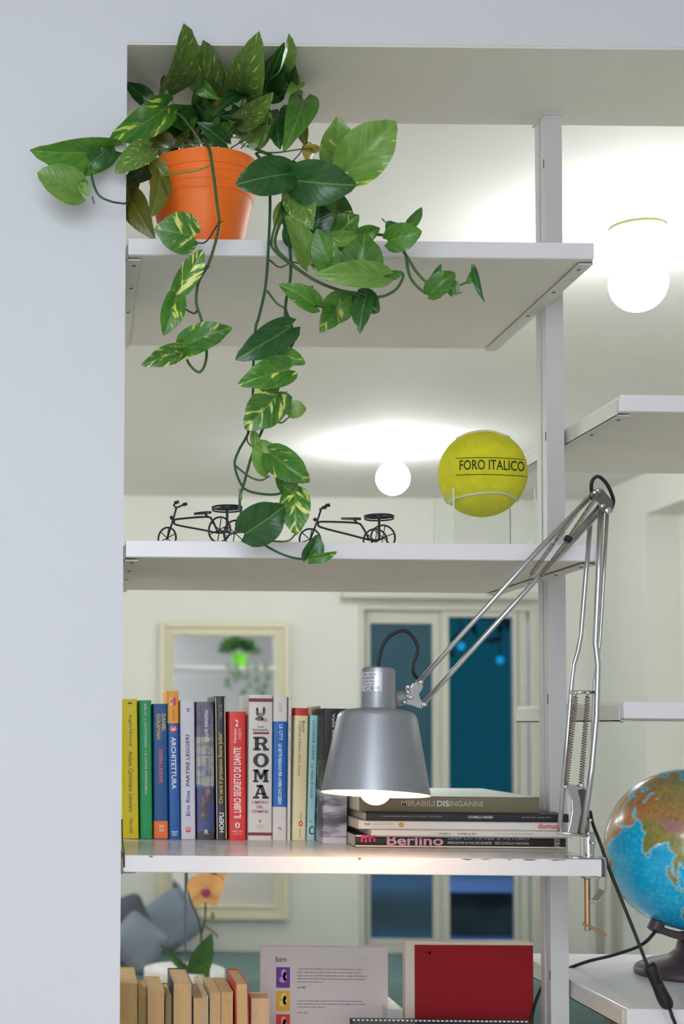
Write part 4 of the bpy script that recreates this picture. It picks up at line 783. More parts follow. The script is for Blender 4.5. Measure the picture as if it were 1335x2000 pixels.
for pts in ([(-72, 46), (-66, 55), (-50, 46), (-25, 40), (0, 37), (25, 37), (45, 41), (60, 50), (66, 54)], [(-48, -70), (-25, -79), (0, -82), (20, -80), (40, -72), (50, -69)]):
    q = [sp(a, b_, 1.0) for a, b_ in [(p.x, p.y) for p in smooth_path([(a, b_, 0) for a, b_ in pts], 5)]]
    MB().tube(q, .0024, seg=8).build('seam', M_seam, ball, smooth=True)
M_ink = mat('black ink', (26, 26, 20), .6)
def ftxt(u, v): return sp(-42+u*120, -3-v*22+(u-.1)*(u-.1)*9-5, 1.006)
def serif_extra(b):
    pass
lettering('lettering', 'FORO ITALICO', lambda u, v: ftxt(u, v*.86), M_ink, ball)
for yy in (-31, 1):
    q = [sp(-49+u*132, yy+(u-.1)*(u-.1)*10, 1.002) for u in [i/20 for i in range(21)]]; MB().tube(q, .0006, seg=5).build('printed_line', M_ink, ball)
def clear_sheet(name, tint, gl):
    mt = bpy.data.materials.new(name); mt.use_nodes = True; nt = mt.node_tree; nt.nodes.remove(nt.nodes['Principled BSDF'])
    t_ = nt.nodes.new('ShaderNodeBsdfTransparent'); t_.inputs[0].default_value = tint+(1,); g_ = nt.nodes.new('ShaderNodeBsdfGlossy'); g_.inputs['Roughness'].default_value = .03
    fr_ = nt.nodes.new('ShaderNodeLayerWeight'); fr_.inputs[0].default_value = .3; pw = nt.nodes.new('ShaderNodeMath'); pw.operation = 'POWER'; pw.inputs[1].default_value = 4; m3_ = nt.nodes.new('ShaderNodeMath'); m3_.operation = 'MULTIPLY_ADD'; m3_.inputs[1].default_value = .35; m3_.inputs[2].default_value = gl; nt.links.new(fr_.outputs['Facing'], pw.inputs[0]); nt.links.new(pw.outputs[0], m3_.inputs[0]); mx = nt.nodes.new('ShaderNodeMixShader')
    nt.links.new(m3_.outputs[0], mx.inputs[0]); nt.links.new(t_.outputs[0], mx.inputs[1]); nt.links.new(g_.outputs[0], mx.inputs[2]); nt.links.new(mx.outputs[0], nt.nodes['Material Output'].inputs[0]); return mt
M_acr = clear_sheet('clear acrylic', (.985, .99, .985), .02); M_edge = mat('acrylic edge', (206, 220, 214), .15)
A0, B0, C0 = P(858, 1060, 1.125), P(902, 1060, 1.02), P(1037, 1060, 1.06)
ax = Vector((B0.x, B0.y)); c2 = Vector((bc.x, bc.y)); half = .064
ang = math.radians(0)
st = thing('display_stand', (bc.x, bc.y, zs[2]), 'clear acrylic box stand holding the tennis ball', 'stand')
ztop = bc.z-math.sqrt(RB*RB-half*half)-.001; Rz = Matrix.Rotation(ang, 3, 'Z')
def rb(x, y, z): v = Rz @ Vector((x, y, 0)); return (bc.x+v.x, bc.y+v.y, z)
th = .0025
for (xa, ya, xb, yb_) in ((-half-th, -half-th, half+th, -half), (-half-th, half, half+th, half+th), (-half-th, -half, -half, half), (half, -half, half+th, half)):
    q = [rb(xa, ya, zs[2]+.0005), rb(xb, ya, zs[2]+.0005), rb(xb, yb_, zs[2]+.0005), rb(xa, yb_, zs[2]+.0005)]
    pn = MB().hexa(q, (0, 0, ztop-zs[2])).build('acrylic_panel', M_acr, st)
for sx, sy in ((-1, -1), (1, -1), (1, 1), (-1, 1)):
    q = [rb(sx*(half+th)-.0009, sy*(half+th)-.0009, zs[2]+.001), rb(sx*(half+th)+.0009, sy*(half+th)-.0009, zs[2]+.001), rb(sx*(half+th)+.0009, sy*(half+th)+.0009, zs[2]+.001), rb(sx*(half+th)-.0009, sy*(half+th)+.0009, zs[2]+.001)]
    MB().hexa(q, (0, 0, ztop-zs[2])).build('polished_edge', M_edge, st)

# ------------------------------------------------------------------ desk lamp
KL = .985
M_sil = mat('satin silver paint', (158, 160, 168), .4, metal=.7); M_chr = mat('chrome', (205, 205, 205), .16, metal=1.0); M_alu = mat('aluminium rod', (190, 190, 192), .27, metal=.9)
M_spring = mat('steel spring', (160, 140, 130), .3, metal=1.0); M_steel = mat('worn steel', (126, 124, 118), .3, metal=1.0); M_in = mat('white lamp interior', (245, 240, 232), .5)
lc = P(1148, 1672, 1.0)
lamp = thing('desk_lamp', (lc.x, lc.y, zs[3]), 'silver clamp-on architect desk lamp with sprung arms, lit', 'lamp')
b0 = P(732.5, 1551, .968); t0 = P(738, 1306, .9768); axl = (t0-b0).normalized()
# tilt the mouth a little towards the viewer
axl = (t0-b0).normalized(); U = S(.97)
Lh = (t0-b0).length
def hL(py): return (1551-py)/(1551-1306)*Lh
shp = [(105*U, 0), (104.6*U, .002), (77.5*U, hL(1406)), (76*U, hL(1400)), (72*U, hL(1394.5)), (64*U, hL(1391)), (36*U, hL(1388.5))]
shi = [(x-.0012, y-.0012 if i > 2 else y) for i, (x, y) in enumerate(shp)]
sh = auto_smooth(MB().lathe(b0, shp+[], axis=axl, seg=64, cap=False).build('lamp_shade', M_sil, lamp, smooth=True), 50)
MB().lathe(b0, [(105*U, 0), (103.6*U, 0)]+[(x, y) for x, y in shi[1:]]+[(.001, hL(1389.5))], axis=axl, seg=64, cap=False).build('shade_lining', M_in, sh, smooth=True)
nk = MB().lathe(b0, [(36.5*U, hL(1389)), (35.5*U, hL(1386)), (33.5*U, hL(1316)), (33*U, hL(1309)), (30*U, hL(1306)), (.0005, hL(1306))], axis=axl, seg=48, cap=False).build('socket_housing', M_sil, lamp, smooth=True); auto_smooth(nk, 40)
# rating sticker curved on the housing
yv = Vector((0, -1, 0)); yv = (yv-axl*yv.dot(axl)).normalized(); xv = axl.cross(yv).normalized()
if xv.x < 0: xv = -xv
def neck(dx, py, f=1.006):
    r_ = (33.4+(py-1312)*.04)*U*f; a = math.asin(max(-1, min(1, dx*U/r_))); return b0+axl*hL(py)+xv*r_*math.sin(a)+yv*r_*math.cos(a)
b = MB(); n = 12; vs = [neck(-33+34*i/n, 1317, 1.006) for i in range(n+1)]+[neck(-33+34*i/n, 1355, 1.006) for i in range(n+1)]
b.add(vs, [(i, i+1, n+2+i, n+1+i) for i in range(n)]); stk = b.build('rating_label', mat('silver label', (200, 202, 206), .2, metal=.3), nk)
for i, (s, y0, y1, x0, x1) in enumerate((('AC 220-240V', 1320, 1324, -31, -6), ('E27 MAX 60W', 1327, 1331, -31, -14), ('IP20 50Hz', 1334, 1337, -31, -14), ('Class II', 1340, 1343, -31, -15), ('CE', 1346, 1353, -29, -14), ('WE', 1346, 1353, -12, -4))):
    lettering('lettering', s, lambda u, v: neck(x0+(x1-x0)*u, y1+(y0-y1)*v, 1.012), mat('label ink', (60, 62, 70), .5), stk)
M_dbulb = mat('warm desk bulb', (255, 214, 166), .4, emit=DESK_E)
br = 32*U; bcz = br-21*U
prof = [(br*math.cos(a), bcz+br*math.sin(a)*1.0) for a in [-PI/2+PI*i/12*.8 for i in range(13)]]+[(.014, bcz+br*1.35), (.013, bcz+.055)]
MB().lathe(b0, prof, axis=axl, seg=28, cap=True).build('bulb', M_dbulb, lamp, smooth=True)
# arms
def rod(pts, r, nm='arm_rod', m_=None, seg=12): return MB().tube([P(*p) if len(p) == 3 and p[0] > 5 else Vector(p) for p in pts], r*U, seg=seg).build(nm, m_ or M_alu, lamp, smooth=True)
rod([(812, 1338, .985), (1050, 1075, .99), (1160, 962, .995)], 5.2)
rod([(826, 1374, .985), (1046, 1133, .99), (1178, 993, .997)], 5.2)
rod([(832, 1366, 1.0), (1052, 1125, 1.003), (1172, 985, 1.006)], 4.4)
rod([(818, 1330, 1.0), (1056, 1068, 1.003), (1158, 968, 1.006)], 3.6)
rod([(1153, 1010, 1.0), (1143, 1130, 1.0), (1134, 1240, .998), (1128, 1272, .997), (1120, 1298, .996), (1116, 1330, .996), (1108, 1430, .995), (1092, 1624, .993)], 4.8)
rod([(1173, 995, .99), (1168, 1130, .99), (1162, 1255, .99), (1164, 1272, .99), (1167, 1300, .99), (1164, 1400, .99), (1155, 1500, .99), (1138, 1628, .99)], 6.0)
rod([(1185, 1005, 1.01), (1178, 1130, 1.01), (1171, 1250, 1.01), (1160, 1330, 1.01), (1155, 1480, 1.01), (1142, 1624, 1.01)], 3.8)
def spring(a, b_, R, turns, r=1.15):
    a, b_ = P(*a), P(*b_); d = (b_-a); L = d.length; d.normalize(); nx = d.orthogonal().normalized(); ny = d.cross(nx); n = turns*8
    q = [a+d*L*i/n+(nx*math.cos(2*PI*i/8)+ny*math.sin(2*PI*i/8))*R*U for i in range(n+1)]
    c = MB().tube(q, r*U, seg=5); c.tube([a-d*.006, a+d*.003], 1.4*U, seg=6); c.tube([b_-d*.003, b_+d*.006], 1.4*U, seg=6)
    return c.build('spring', M_spring, lamp, smooth=True)
spring((1124, 1360, .992), (1105, 1532, .992), 4.6, 34); spring((1147, 1360, .992), (1134, 1532, .992), 4.6, 34)
spring((1056, 1126, .985), (1106, 1058, .985), 4.0, 20); spring((1111, 1050, .985), (1170, 962, .980), 4.0, 28)
spring((1037, 1122, 1.0), (1080, 1062, 1.0), 4.0, 18); spring((1086, 1055, 1.0), (1146, 972, 1.0), 3.6, 26)
MB().lathe(P(1108.5, 1053, .985), [(.0, -.006), (.006, -.004), (.006, .004), (0, .006)], axis=(1, 0, 1.4), seg=10).build('spring_hook', M_black, lamp)
def plate(pts, k, th_, nm, m_, par=None, bevel=.0008):
    f = [P(x, y, k) for x, y in pts]; bk = [p+Vector((0, th_, 0)) for p in f]; n = len(pts); b = MB()
    b.add(f+bk, [tuple(range(n)), tuple(range(2*n-1, n-1, -1))]+[(i, n+i, n+(i+1) % n, (i+1) % n) for i in range(n)]); return b.build(nm, m_, par or lamp, bevel=bevel)
def bolt(px, py, k, r, par=None, ln=.006): 
    c = P(px, py, k); return MB().lathe(c, [(.0003, -ln*.5), (r*U*.8, -ln*.5), (r*U, -ln*.3), (r*U, ln*.5)], axis=(0, 1, 0), seg=12).build('bolt', M_chr, par or lamp, smooth=True)
# elbow
el = plate([(1150, 966), (1160, 955), (1178, 957), (1197, 979), (1197, 992), (1187, 1006), (1176, 998), (1166, 980)], .984, .003, 'elbow_plate', M_steel)
plate([(1150, 966), (1160, 955), (1178, 957), (1197, 979), (1197, 992), (1187, 1006), (1176, 998), (1166, 980)], 1.004, .003, 'elbow_plate', M_steel)
for a in ((1162, 962), (1187, 997), (1176, 988), (1168, 958)): bolt(a[0], a[1], .983, 5)
bolt(1187, 997, .980, 7)
# crossbar, lower bracket
o = MB().tube([P(1114, 1352, .992), P(1160, 1352, .992)], 3.6*U, seg=10).build('crossbar', M_chr, lamp, smooth=True)
bolt(1124, 1353, .988, 4); bolt(1147, 1353, .988, 4)
plate([(1103, 1533), (1140, 1530), (1142, 1540), (1128, 1544), (1133, 1562), (1135, 1585), (1131, 1608), (1127, 1628), (1108, 1626), (1113, 1608), (1117, 1585), (1116, 1562), (1108, 1545), (1103, 1540)], .990, .004, 'lower_bracket', M_chr)
plate([(1122, 1540), (1140, 1534), (1148, 1560), (1152, 1600), (1150, 1630), (1124, 1630), (1131, 1600), (1133, 1570)], .998, .010, 'lower_bracket', M_steel)
MB().tube([P(1088, 1626, .992), P(1148, 1632, .992)], 3.2*U, seg=8).build('pivot_bar', M_chr, lamp, smooth=True)
bolt(1104, 1537, .986, 4); bolt(1136, 1534, .986, 4); bolt(1152, 1602, .988, 3.5); bolt(1148, 1628, .988, 3.5)
zc_ = zs[3]
cp = P(1149, 1672, 1.018); cp.z = zc_
MB().lathe(cp, [(11*U, .0022), (11*U, P(1149, 1628, 1.018).z-zc_), (9*U, P(1149, 1624, 1.018).z-zc_)], seg=24).build('stem_tube', M_chr, lamp, smooth=False)
MB().lathe(P(1137, 1672, 1.0), [(4*U, 0), (4*U, .04)], seg=14).build('pin', M_chr, lamp, smooth=False)
bolt(1158, 1647, 1.008, 4)
x0, x1 = P(1115, 1672, 1).x, x1s[3]+.0035; yf0, yf1 = YW+.004, YW+.05
q = MB(); n = 14
q.box((x0+.008, yf0+.006, zc_+.0002), (x1, yf1-.006, zc_+.0024))
q.build('clamp_plate', M_chr, lamp, bevel=.0006)
MB().lathe((x0+.016, YW+.026, zc_+.0004), [(.017, 0), (.017, .0026), (.012, .004)], seg=24).build('clamp_washer', M_chr, lamp)
# C-shaped side and lower lip
zl = P(1160, 1764, 1).z
cs = [Vector((x1-.001, YW+.027, zc_+.0012)), Vector((x1+.0045, YW+.027, zc_-.003)), Vector((x1+.0050, YW+.027, P(1180, 1735, 1).z)), Vector((x1-.002, YW+.027, P(1180, 1755, 1).z)), Vector((x1-.009, YW+.027, zl)), Vector((P(1148, 1766, 1.01).x, YW+.027, zl-.001))]
pth = smooth_path(cs, 5); b = MB(); vs = []
for i, p in enumerate(pth):
    t = (pth[min(i+1, len(pth)-1)]-pth[max(i-1, 0)]).normalized(); nn = Vector((t.z, 0, -t.x)).normalized()*.0016
    wy = .013
    vs += [p+nn+Vector((0, -wy, 0)), p+nn+Vector((0, wy, 0)), p-nn+Vector((0, wy, 0)), p-nn+Vector((0, -wy, 0))]
n = len(pth); b.add(vs, [(i*4+j, i*4+(j+1) % 4, i*4+4+(j+1) % 4, i*4+4+j) for i in range(n-1) for j in range(4)]+[(0, 1, 2, 3), tuple((n-1)*4+j for j in (3, 2, 1, 0))]); b.build('clamp_arm', M_chr, lamp, smooth=False)
sx_ = P(1146, 1740, 1.012).x; yS = YW+.027; zu = zs[3]-.0265
prof = []; zt_, zb2 = zu-.001, P(1146, 1817, 1.012).z
MB().lathe((sx_, yS, zu), [(17*U, -.0004), (17*U, -.002), (9*U, -.0055), (3*U, -.006)], seg=24).build('clamp_pad', M_spring, lamp, smooth=False)
sc_ = MB(); nn_ = 60
pr_ = [((5.4 if i % 2 else 6.6)*U, zb2+(zt_-.005-zb2)*i/nn_) for i in range(nn_+1)]
sc_.lathe((sx_, yS, 0), pr_, seg=14); sw = sc_.build('clamp_screw', mat('brass coloured screw', (180, 150, 120), .35, metal=1.0), lamp, smooth=True)
MB().tube([Vector((sx_-.008, yS-.002, zb2+.011)), Vector((sx_+.004, yS-.003, zb2+.006)), Vector((P(1191, 1831, 1.0).x, yS-.01, P(1191, 1831, 1.0).z))], 3.2*U, seg=8).build('screw_handle', mat('brass coloured screw', (180, 150, 120), .35), sw)
# head joint
jc = MB().lathe(P(774, 1366, .985), [(14*U, -.001), (14*U, .012), (12*U, .014)], axis=(1, .1, .2), seg=20).build('joint_collar', M_sil, lamp, smooth=False)
plate([(790, 1360), (806, 1335), (822, 1328), (826, 1342), (818, 1356), (822, 1368), (832, 1376), (822, 1384), (806, 1378), (794, 1376)], .982, .003, 'joint_plate', M_chr)
plate([(790, 1360), (806, 1335), (822, 1328), (826, 1342), (818, 1356), (822, 1368), (832, 1376), (822, 1384), (806, 1378), (794, 1376)], 1.0, .003, 'joint_plate', M_chr)
MB().tube([P(786, 1360, .985), P(808, 1356, .99)], 6*U, seg=12).build('joint_pin', M_chr, lamp, smooth=True)
for a in ((797, 1352), (803, 1362), (790, 1372), (822, 1332), (829, 1376), (797, 1342)): bolt(a[0], a[1], .979, 4.5)
plate([(792, 1342), (798, 1338), (800, 1350), (794, 1352)], .984, .004, 'wing_nut', M_chr)
# cables
def cable(pts, r, nm='cable', par=None): return MB().tube(smooth_path([P(*p) for p in pts], 7), r*U, seg=10).build(nm, M_black, par if par is not None else lamp, smooth=True)
cable([(738, 1309, .985), (742, 1275, .985), (757, 1246, .985), (785, 1232, .985), (806, 1244, .985), (815, 1268, .985), (807, 1295, .985), (807, 1314, .985), (817, 1328, .99)], 3.6)
cable([(1156, 975, .992), (1154, 950, .988), (1158, 936, .986), (1169, 931, .985), (1184, 945, .986), (1195, 968, .988), (1197, 982, .992), (1191, 1000, .998)], 3.6)
cable([(1152, 1585, 1.015), (1158, 1612, 1.02), (1172, 1648, 1.02), (1186, 1690, 1.015), (1212, 1755, 1.005), (1238, 1820, .995), (1262, 1882, .985), (1272, 1900, .982)], 3.4)
cable([(1303, 1960, .982), (1312, 1985, .980), (1320, 2015, .98), (1324, 2120, .98)], 3.4)
swt = MB(); pts = [(1266, 1884, 8), (1270, 1890, 13), (1280, 1915, 12.5), (1292, 1942, 13), (1301, 1960, 14), (1304, 1970, 9)]
pp = [P(a, b_, .982) for a, b_, c in pts]; swt.tube(smooth_path(pp, 3), [U*x for x in [8, 10.5, 12, 12.8, 12.8, 12, 11.6, 11.6, 12, 13, 13.4, 13.6, 13.2, 12, 10.5, 7][:len(smooth_path(pp, 3))]], seg=14)
so = swt.build('switch', M_black, lamp, smooth=True)
MB().lathe(P(1288, 1928, .975), [(.0005, -.002), (6*U, -.002), (7*U, .0)], axis=(0, 1, 0), seg=16).build('switch_button', mat('black switch', (34, 34, 36), .6), so)

# ------------------------------------------------------------------ globe
KG = 1.14
gc = P(1345, 1659, KG); RG = S(KG)*155.5; zg = zr[3]
globe = thing('globe', (gc.x, gc.y, zg), 'terrestrial globe with bright blue oceans on a dark plum stand', 'globe')
LAND = {
 'africa': [(-17,15),(-16,28),(-6,35),(10,37),(20,32),(32,31),(34,27),(37,21),(39,15),(43,11.5),(51,12),(48,5),(41,-2),(39,-7),(40,-15),(35,-20),(35,-25),(32,-29),(26,-34),(18,-34),(15,-27),(12,-17),(13,-8),(9,-1),(9,4),(4,6),(-8,4),(-13,8)],
 'arabia': [(34.5,29),(36,34),(40,37),(46,33),(48,30),(50,27),(51,24.5),(54,24),(56,26),(59,22.5),(57,19),(52,16),(45,12.8),(43,13),(42,17),(39,21)],
 'asia': [(27,37),(27,41),(40,41),(41,44),(36,46),(30,46),(28,42),(20,38),(13,45),(12,38),(8,44),(-9,37),(-9,43),(-1,44),(-2,48),(5,52),(9,57),(20,55),(29,60),(18,63),(22,66),(12,60),(6,60),(12,66),(25,71),(40,67),(60,69),(75,73),(100,77),(113,74),(140,73),(170,70),(180,68),(180,64),(163,60),(160,53),(156,57),(142,59),(136,54),(141,50),(130,42),(129,36),(126,35),(125,39),(121,39),(118,38),(122,37),(120,34),(122,30),(119,25),(110,21),(106,20),(109,13),(105,9),(101,13),(100,9),(104,1.5),(101,3),(98,9),(98,16),(94,17),(91,22),(87,21),(82,16),(80,13),(79.5,10),(77.5,8),(76,10),(73,17),(72.5,21),(69,21),(67,24.5),(61,25.3),(57,27),(52,28),(50,30),(48,30),(46,33),(40,37),(36,36),(30,36)],
 'madagascar': [(49,-12),(50,-16),(47,-25),(44,-24),(44,-17)], 'srilanka': [(80,9.5),(81.8,7.5),(80.5,6)],
 'sumatra': [(95.5,5.5),(98,4),(104,-1.5),(106,-5.8),(102,-4),(97,1.5)], 'java': [(105.5,-6.2),(114,-7),(114,-8.6),(106,-7.3)], 'borneo': [(109,1.5),(113,3.5),(117,7),(119,4.5),(117,1),(116,-4),(111,-3)],
 'sulawesi': [(119,-5),(120,1),(125,1.5),(121,-1),(123,-5)], 'guinea': [(131,-1),(135,-3.5),(141,-2.6),(147,-6),(150,-10.5),(143,-8.5),(138,-8),(133,-4)],
 'australia': [(114,-22),(122,-18),(129,-15),(136,-12),(136,-15),(140,-17.5),(142,-11),(146,-19),(153,-26),(150,-37),(141,-38),(138,-33),(129,-31.5),(118,-35),(115,-33)],
 'japan': [(130,32),(136,34),(141,35.5),(142,40),(145,43.5),(142,45),(140,41),(137,37)], 'philippines': [(120,18),(122,18),(124,12),(126,7),(122,7.5),(121,13)],
 'namerica': [(-168,66),(-156,71),(-120,70),(-95,72),(-82,68),(-94,59),(-80,52),(-78,62),(-64,58),(-56,52),(-66,45),(-75,38),(-81,30),(-81,25),(-84,30),(-97,27),(-97,20),(-90,21),(-84,15),(-83,9),(-92,15),(-105,20),(-113,30),(-118,34),(-124,42),(-124,49),(-135,58),(-152,60),(-164,55)],
 'samerica': [(-78,8),(-72,12),(-62,10),(-50,1),(-35,-6),(-39,-16),(-48,-27),(-57,-36),(-65,-42),(-69,-53),(-74,-50),(-73,-38),(-70,-20),(-81,-5)],
 'greenland': [(-72,78),(-45,60),(-22,70),(-20,80),(-45,83)], 'britain': [(-5,50),(1,51),(-2,57),(-5,58),(-4,54)], 'antarctica': [(-180,-72),(180,-72),(180,-90),(-180,-90)]}
HOLES = {'caspian': [(47,45),(50,47),(53,46),(51,43),(54,38),(50,37),(49,40)], 'black': [(28,42),(31,46),(38,46.5),(41,42),(35,42)], 'aral': [(58.5,46),(61,46),(60.5,44),(58.5,44)], 'persian': [(48,30),(50.5,30),(54,26.5),(56.5,27),(54,24.2),(51,25.5)]}
def inside(x, y, poly):
    c = False; j = len(poly)-1
    for i in range(len(poly)):
        xi, yi = poly[i]; xj, yj = poly[j]
        if (yi > y) != (yj > y) and x < (xj-xi)*(y-yi)/(yj-yi)+xi: c = not c
        j = i
    return c
def ll(lon, lat): a, b_ = math.radians(lon), math.radians(lat); return Vector((math.cos(b_)*math.cos(a), math.cos(b_)*math.sin(a), math.sin(b_)))
gn = (CAM-gc).normalized(); gr = Vector((0, 0, 1)).cross(gn).normalized(); gu = gn.cross(gr)
def gdir(px, py):
    x, y = (px-1345)/155.5, -(py-1659)/155.5; return gr*x+gu*y+gn*math.sqrt(max(.0, 1-x*x-y*y))
# orient by two anchors: the tip of India and the horn of Africa
a1, a2 = ll(77.5, 8), ll(51, 12); d1, d2 = gdir(1268, 1668), gdir(1219, 1617)
def frame(a, c): e1 = a.normalized(); e3 = a.cross(c).normalized(); e2 = e3.cross(e1); return Matrix((e1, e2, e3)).transposed()
RGm = frame(d1, d2) @ frame(a1, a2).transposed()
NU, NV = 300, 150; cols = []; vs = []; fs = []; cid = []
bbx = {k_: (min(p[0] for p in v), max(p[0] for p in v), min(p[1] for p in v), max(p[1] for p in v)) for k_, v in LAND.items()}
random.seed(3)
for i in range(NV+1):
    lat = -90+180*i/NV
    for j in range(NU):
        lon = -180+360*j/NU; d = ll(lon, lat); vs.append(gc+(RGm @ d)*RG)
        wv = noise.noise(d*9)*1.6; w2 = noise.noise(d*9+Vector((7, 3, 1)))*1.6
        la_, lo_ = lat+wv, lon+w2; land = False
        for k_, pl_ in LAND.items():
            bx_ = bbx[k_]
            if bx_[0] <= lo_ <= bx_[1] and bx_[2] <= la_ <= bx_[3] and inside(lo_, la_, pl_): land = True; break
        if land and any(inside(lo_, la_, h_) for h_ in HOLES.values()): land = False
        if land:
            n1 = noise.noise(d*7)*.5+.5; n2 = noise.noise(d*30)*.5+.5
            tib = math.exp(-(((lon-88)/13)**2+((lat-33)/5)**2)); c = [168+34*n1-30*n2, 142+16*n1-34*n2, 86-20*n2]
            c2 = [150, 158, 104]; f_ = min(1, max(0, (lat-42)/25))*.7 if lon > 40 else .2; c = [c[q]*(1-f_)+c2[q]*f_ for q in range(3)]
            if 65 < lon < 125 and lat < 30: c = [c[0]*.86, c[1]*1.05, c[2]*.9]
            if lon < 62 and lat < 45: c = [c[0]*1.1, c[1]*.92, c[2]*.84]
            c = [c[q]*(1-tib*.75)+(172, 118, 140)[q]*tib*.75 for q in range(3)]
            if lat < -70: c = [235, 238, 238]
        else:
            n3 = noise.noise(d*5)*.5+.5; n4 = noise.noise(d*26)*.5+.5
            c = [0+60*max(0, n4-.55)*4, 164+20*n3+30*max(0, n4-.55)*3, 218+14*n3]
        cid.append(land); cols.append(c)
# pale shelf seas next to land
for i in range(2, NV-1):
    for j in range(NU):
        q = i*NU+j
        if not cid[q]:
            near = any(cid[(i+a)*NU+(j+b_) % NU] for a in (-1, 0, 1) for b_ in (-1, 0, 1))
            if near: cols[q] = [130, 200, 222]
for i in range(NV):
    for j in range(NU): fs.append((i*NU+j, i*NU+(j+1) % NU, (i+1)*NU+(j+1) % NU, (i+1)*NU+j))
gm = MB(); gm.add(vs, fs)
mt = bpy.data.materials.new('printed globe map'); mt.use_nodes = True; nt = mt.node_tree; bs = nt.nodes['Principled BSDF']; at = nt.nodes.new('ShaderNodeVertexColor'); at.layer_name = 'map'
tcn = nt.nodes.new('ShaderNodeTexCoord'); nn = nt.nodes.new('ShaderNodeTexNoise'); nn.inputs['Scale'].default_value = 160; nn.inputs['Detail'].default_value = 4; nt.links.new(tcn.outputs['Object'], nn.inputs['Vector'])
mr = nt.nodes.new('ShaderNodeMapRange'); mr.inputs[1].default_value = .3; mr.inputs[2].default_value = .7; mr.inputs[3].default_value = .78; mr.inputs[4].default_value = 1.15; nt.links.new(nn.outputs['Fac'], mr.inputs[0])
vm = nt.nodes.new('ShaderNodeVectorMath'); vm.operation = 'SCALE'; nt.links.new(at.outputs[0], vm.inputs[0]); nt.links.new(mr.outputs[0], vm.inputs['Scale']); nt.links.new(vm.outputs[0], bs.inputs['Base Color'])
bs.inputs['Roughness'].default_value = .22; bs.inputs['Coat Weight'].default_value = .3
go = gm.build('sphere', mt, globe, smooth=True)
ca = go.data.color_attributes.new('map', 'FLOAT_COLOR', 'POINT')
for i, c in enumerate(cols): ca.data[i].color = lin([max(0, min(255, q)) for q in c])+(1,)
M_plum = mat('dark plum plastic', (74, 58, 66), .4)
gaz = (RGm @ Vector((0, 0, 1))).normalized()
bx_c = Vector((gc.x, gc.y, zg)); Rb = S(KG)*104
MB().lathe(bx_c, [(Rb*.98, 0), (Rb, .006), (Rb*.96, .014), (Rb*.75, .024), (Rb*.42, .032), (Rb*.26, .045), (Rb*.19, .075), (Rb*.17, gc.z-RG-zg-.006), (Rb*.10, gc.z-RG-zg-.002)], seg=48).build('base', M_plum, globe, smooth=True)
# curved cradle arm below the ball
am = MB(); vs = []; arc_c = gc; n = 22; vv = []
for i in range(n+1):
    a = math.radians(-118+ (70)*i/n); d = Vector((math.cos(a), -.12, math.sin(a))).normalized()
    for rr_, yy in ((RG+.004, -.011), (RG+.004, .011), (RG+.017, .011), (RG+.017, -.011)): vv.append(arc_c+d*rr_+Vector((0, yy, 0)))
am.add(vv, [(i*4+j, i*4+(j+1) % 4, i*4+4+(j+1) % 4, i*4+4+j) for i in range(n) for j in range(4)]+[(0, 1, 2, 3), tuple(n*4+j for j in (3, 2, 1, 0))]); am.build('cradle_arm', M_plum, globe, bevel=.002)
hub = gc+Vector((math.cos(math.radians(-117)), -.12, math.sin(math.radians(-117)))).normalized()*(RG+.004)
MB().lathe(hub, [(.013, -.003), (.013, .012), (.010, .014)], axis=(hub-gc), seg=20).build('pivot_cap', M_plum, globe)
o = MB().tube(smooth_path([P(1280, 1818, 1.12), P(1262, 1838, 1.12), P(1240, 1851, 1.13), P(1195, 1866, 1.15), P(1150, 1877, 1.17), P(1108, 1892, 1.17), P(1085, 1905, 1.17), P(1062, 1922, 1.16), P(1048, 1950, 1.15), P(1038, 1990, 1.14), P(1034, 2060, 1.14)], 6), 3.3*S(1.14), seg=10).build('power_cable', M_black, globe, smooth=True)

# ------------------------------------------------------------------ lower shelf: books page-side out
z4 = zs[4]
def pageout(x0, x1, ytop, yback, cl_, cr_, label, k=1.12, lean=0, pg=None, dx=0):
    """fore edge faces the viewer; cl_/cr_: left/right cover materials or None for thin paper covers"""
    A = P(x0, ytop, k); Bq = P(x1, ytop, k); w_ = Bq.x-A.x-.0004; h = A.z-z4; kb = k*(ytop-1418)/(yback-1418); d = min((kb-k)*YW, 1.235*YW-k*YW)
    root = thing('paperback', (A.x, k*YW, z4+abs(w_*math.sin(math.radians(lean)))), label, 'book', 'page-side-out books on the lower shelf'); root.rotation_euler = (0, math.radians(lean), 0)
    t = .0011
    pg = pg or M_page_t
    b = MB(); nn_ = max(3, int(w_/.0012)); 
    vs = []; 
    for i in range(nn_+1):
        x = t+(w_-2*t)*i/nn_; yy = .002+(.0007 if i % 2 else 0); vs += [(x, yy, .002), (x, d, .002), (x, d, h-.002), (x, yy, h-.002)]
    b.add(vs, [(i*4+j, (i+1)*4+j, (i+1)*4+(j+1) % 4, i*4+(j+1) % 4) for i in range(nn_) for j in range(4)]+[(0, 1, 2, 3), tuple(nn_*4+j for j in (3, 2, 1, 0))])
    b.build('pages', pg, root, world=False)
    cvr = cl_ or rgbm((222, 190, 146)); c = MB(); c.box((0, 0, 0), (t, d, h)); c.box((w_-t, 0, 0), (w_, d, h), 1); c.box((t, d, 0), (w_-t, d+.0012, h))
    c.build('cover', [cvr, cr_ or cvr], root, world=False)
    return root
pageout(234, 269, 1919, 1889, rgbm((226, 206, 90)), rgbm((176, 196, 50)), 'tan book with a lime green cover edge, leftmost page-side-out book')
pageout(270.5, 287, 1926, 1914, None, rgbm((140, 100, 60)), 'darker tan paperback, second from the left', k=1.14)
pageout(289, 321, 1935, 1907, None, None, 'plain tan paperback left of the blue-edged one')
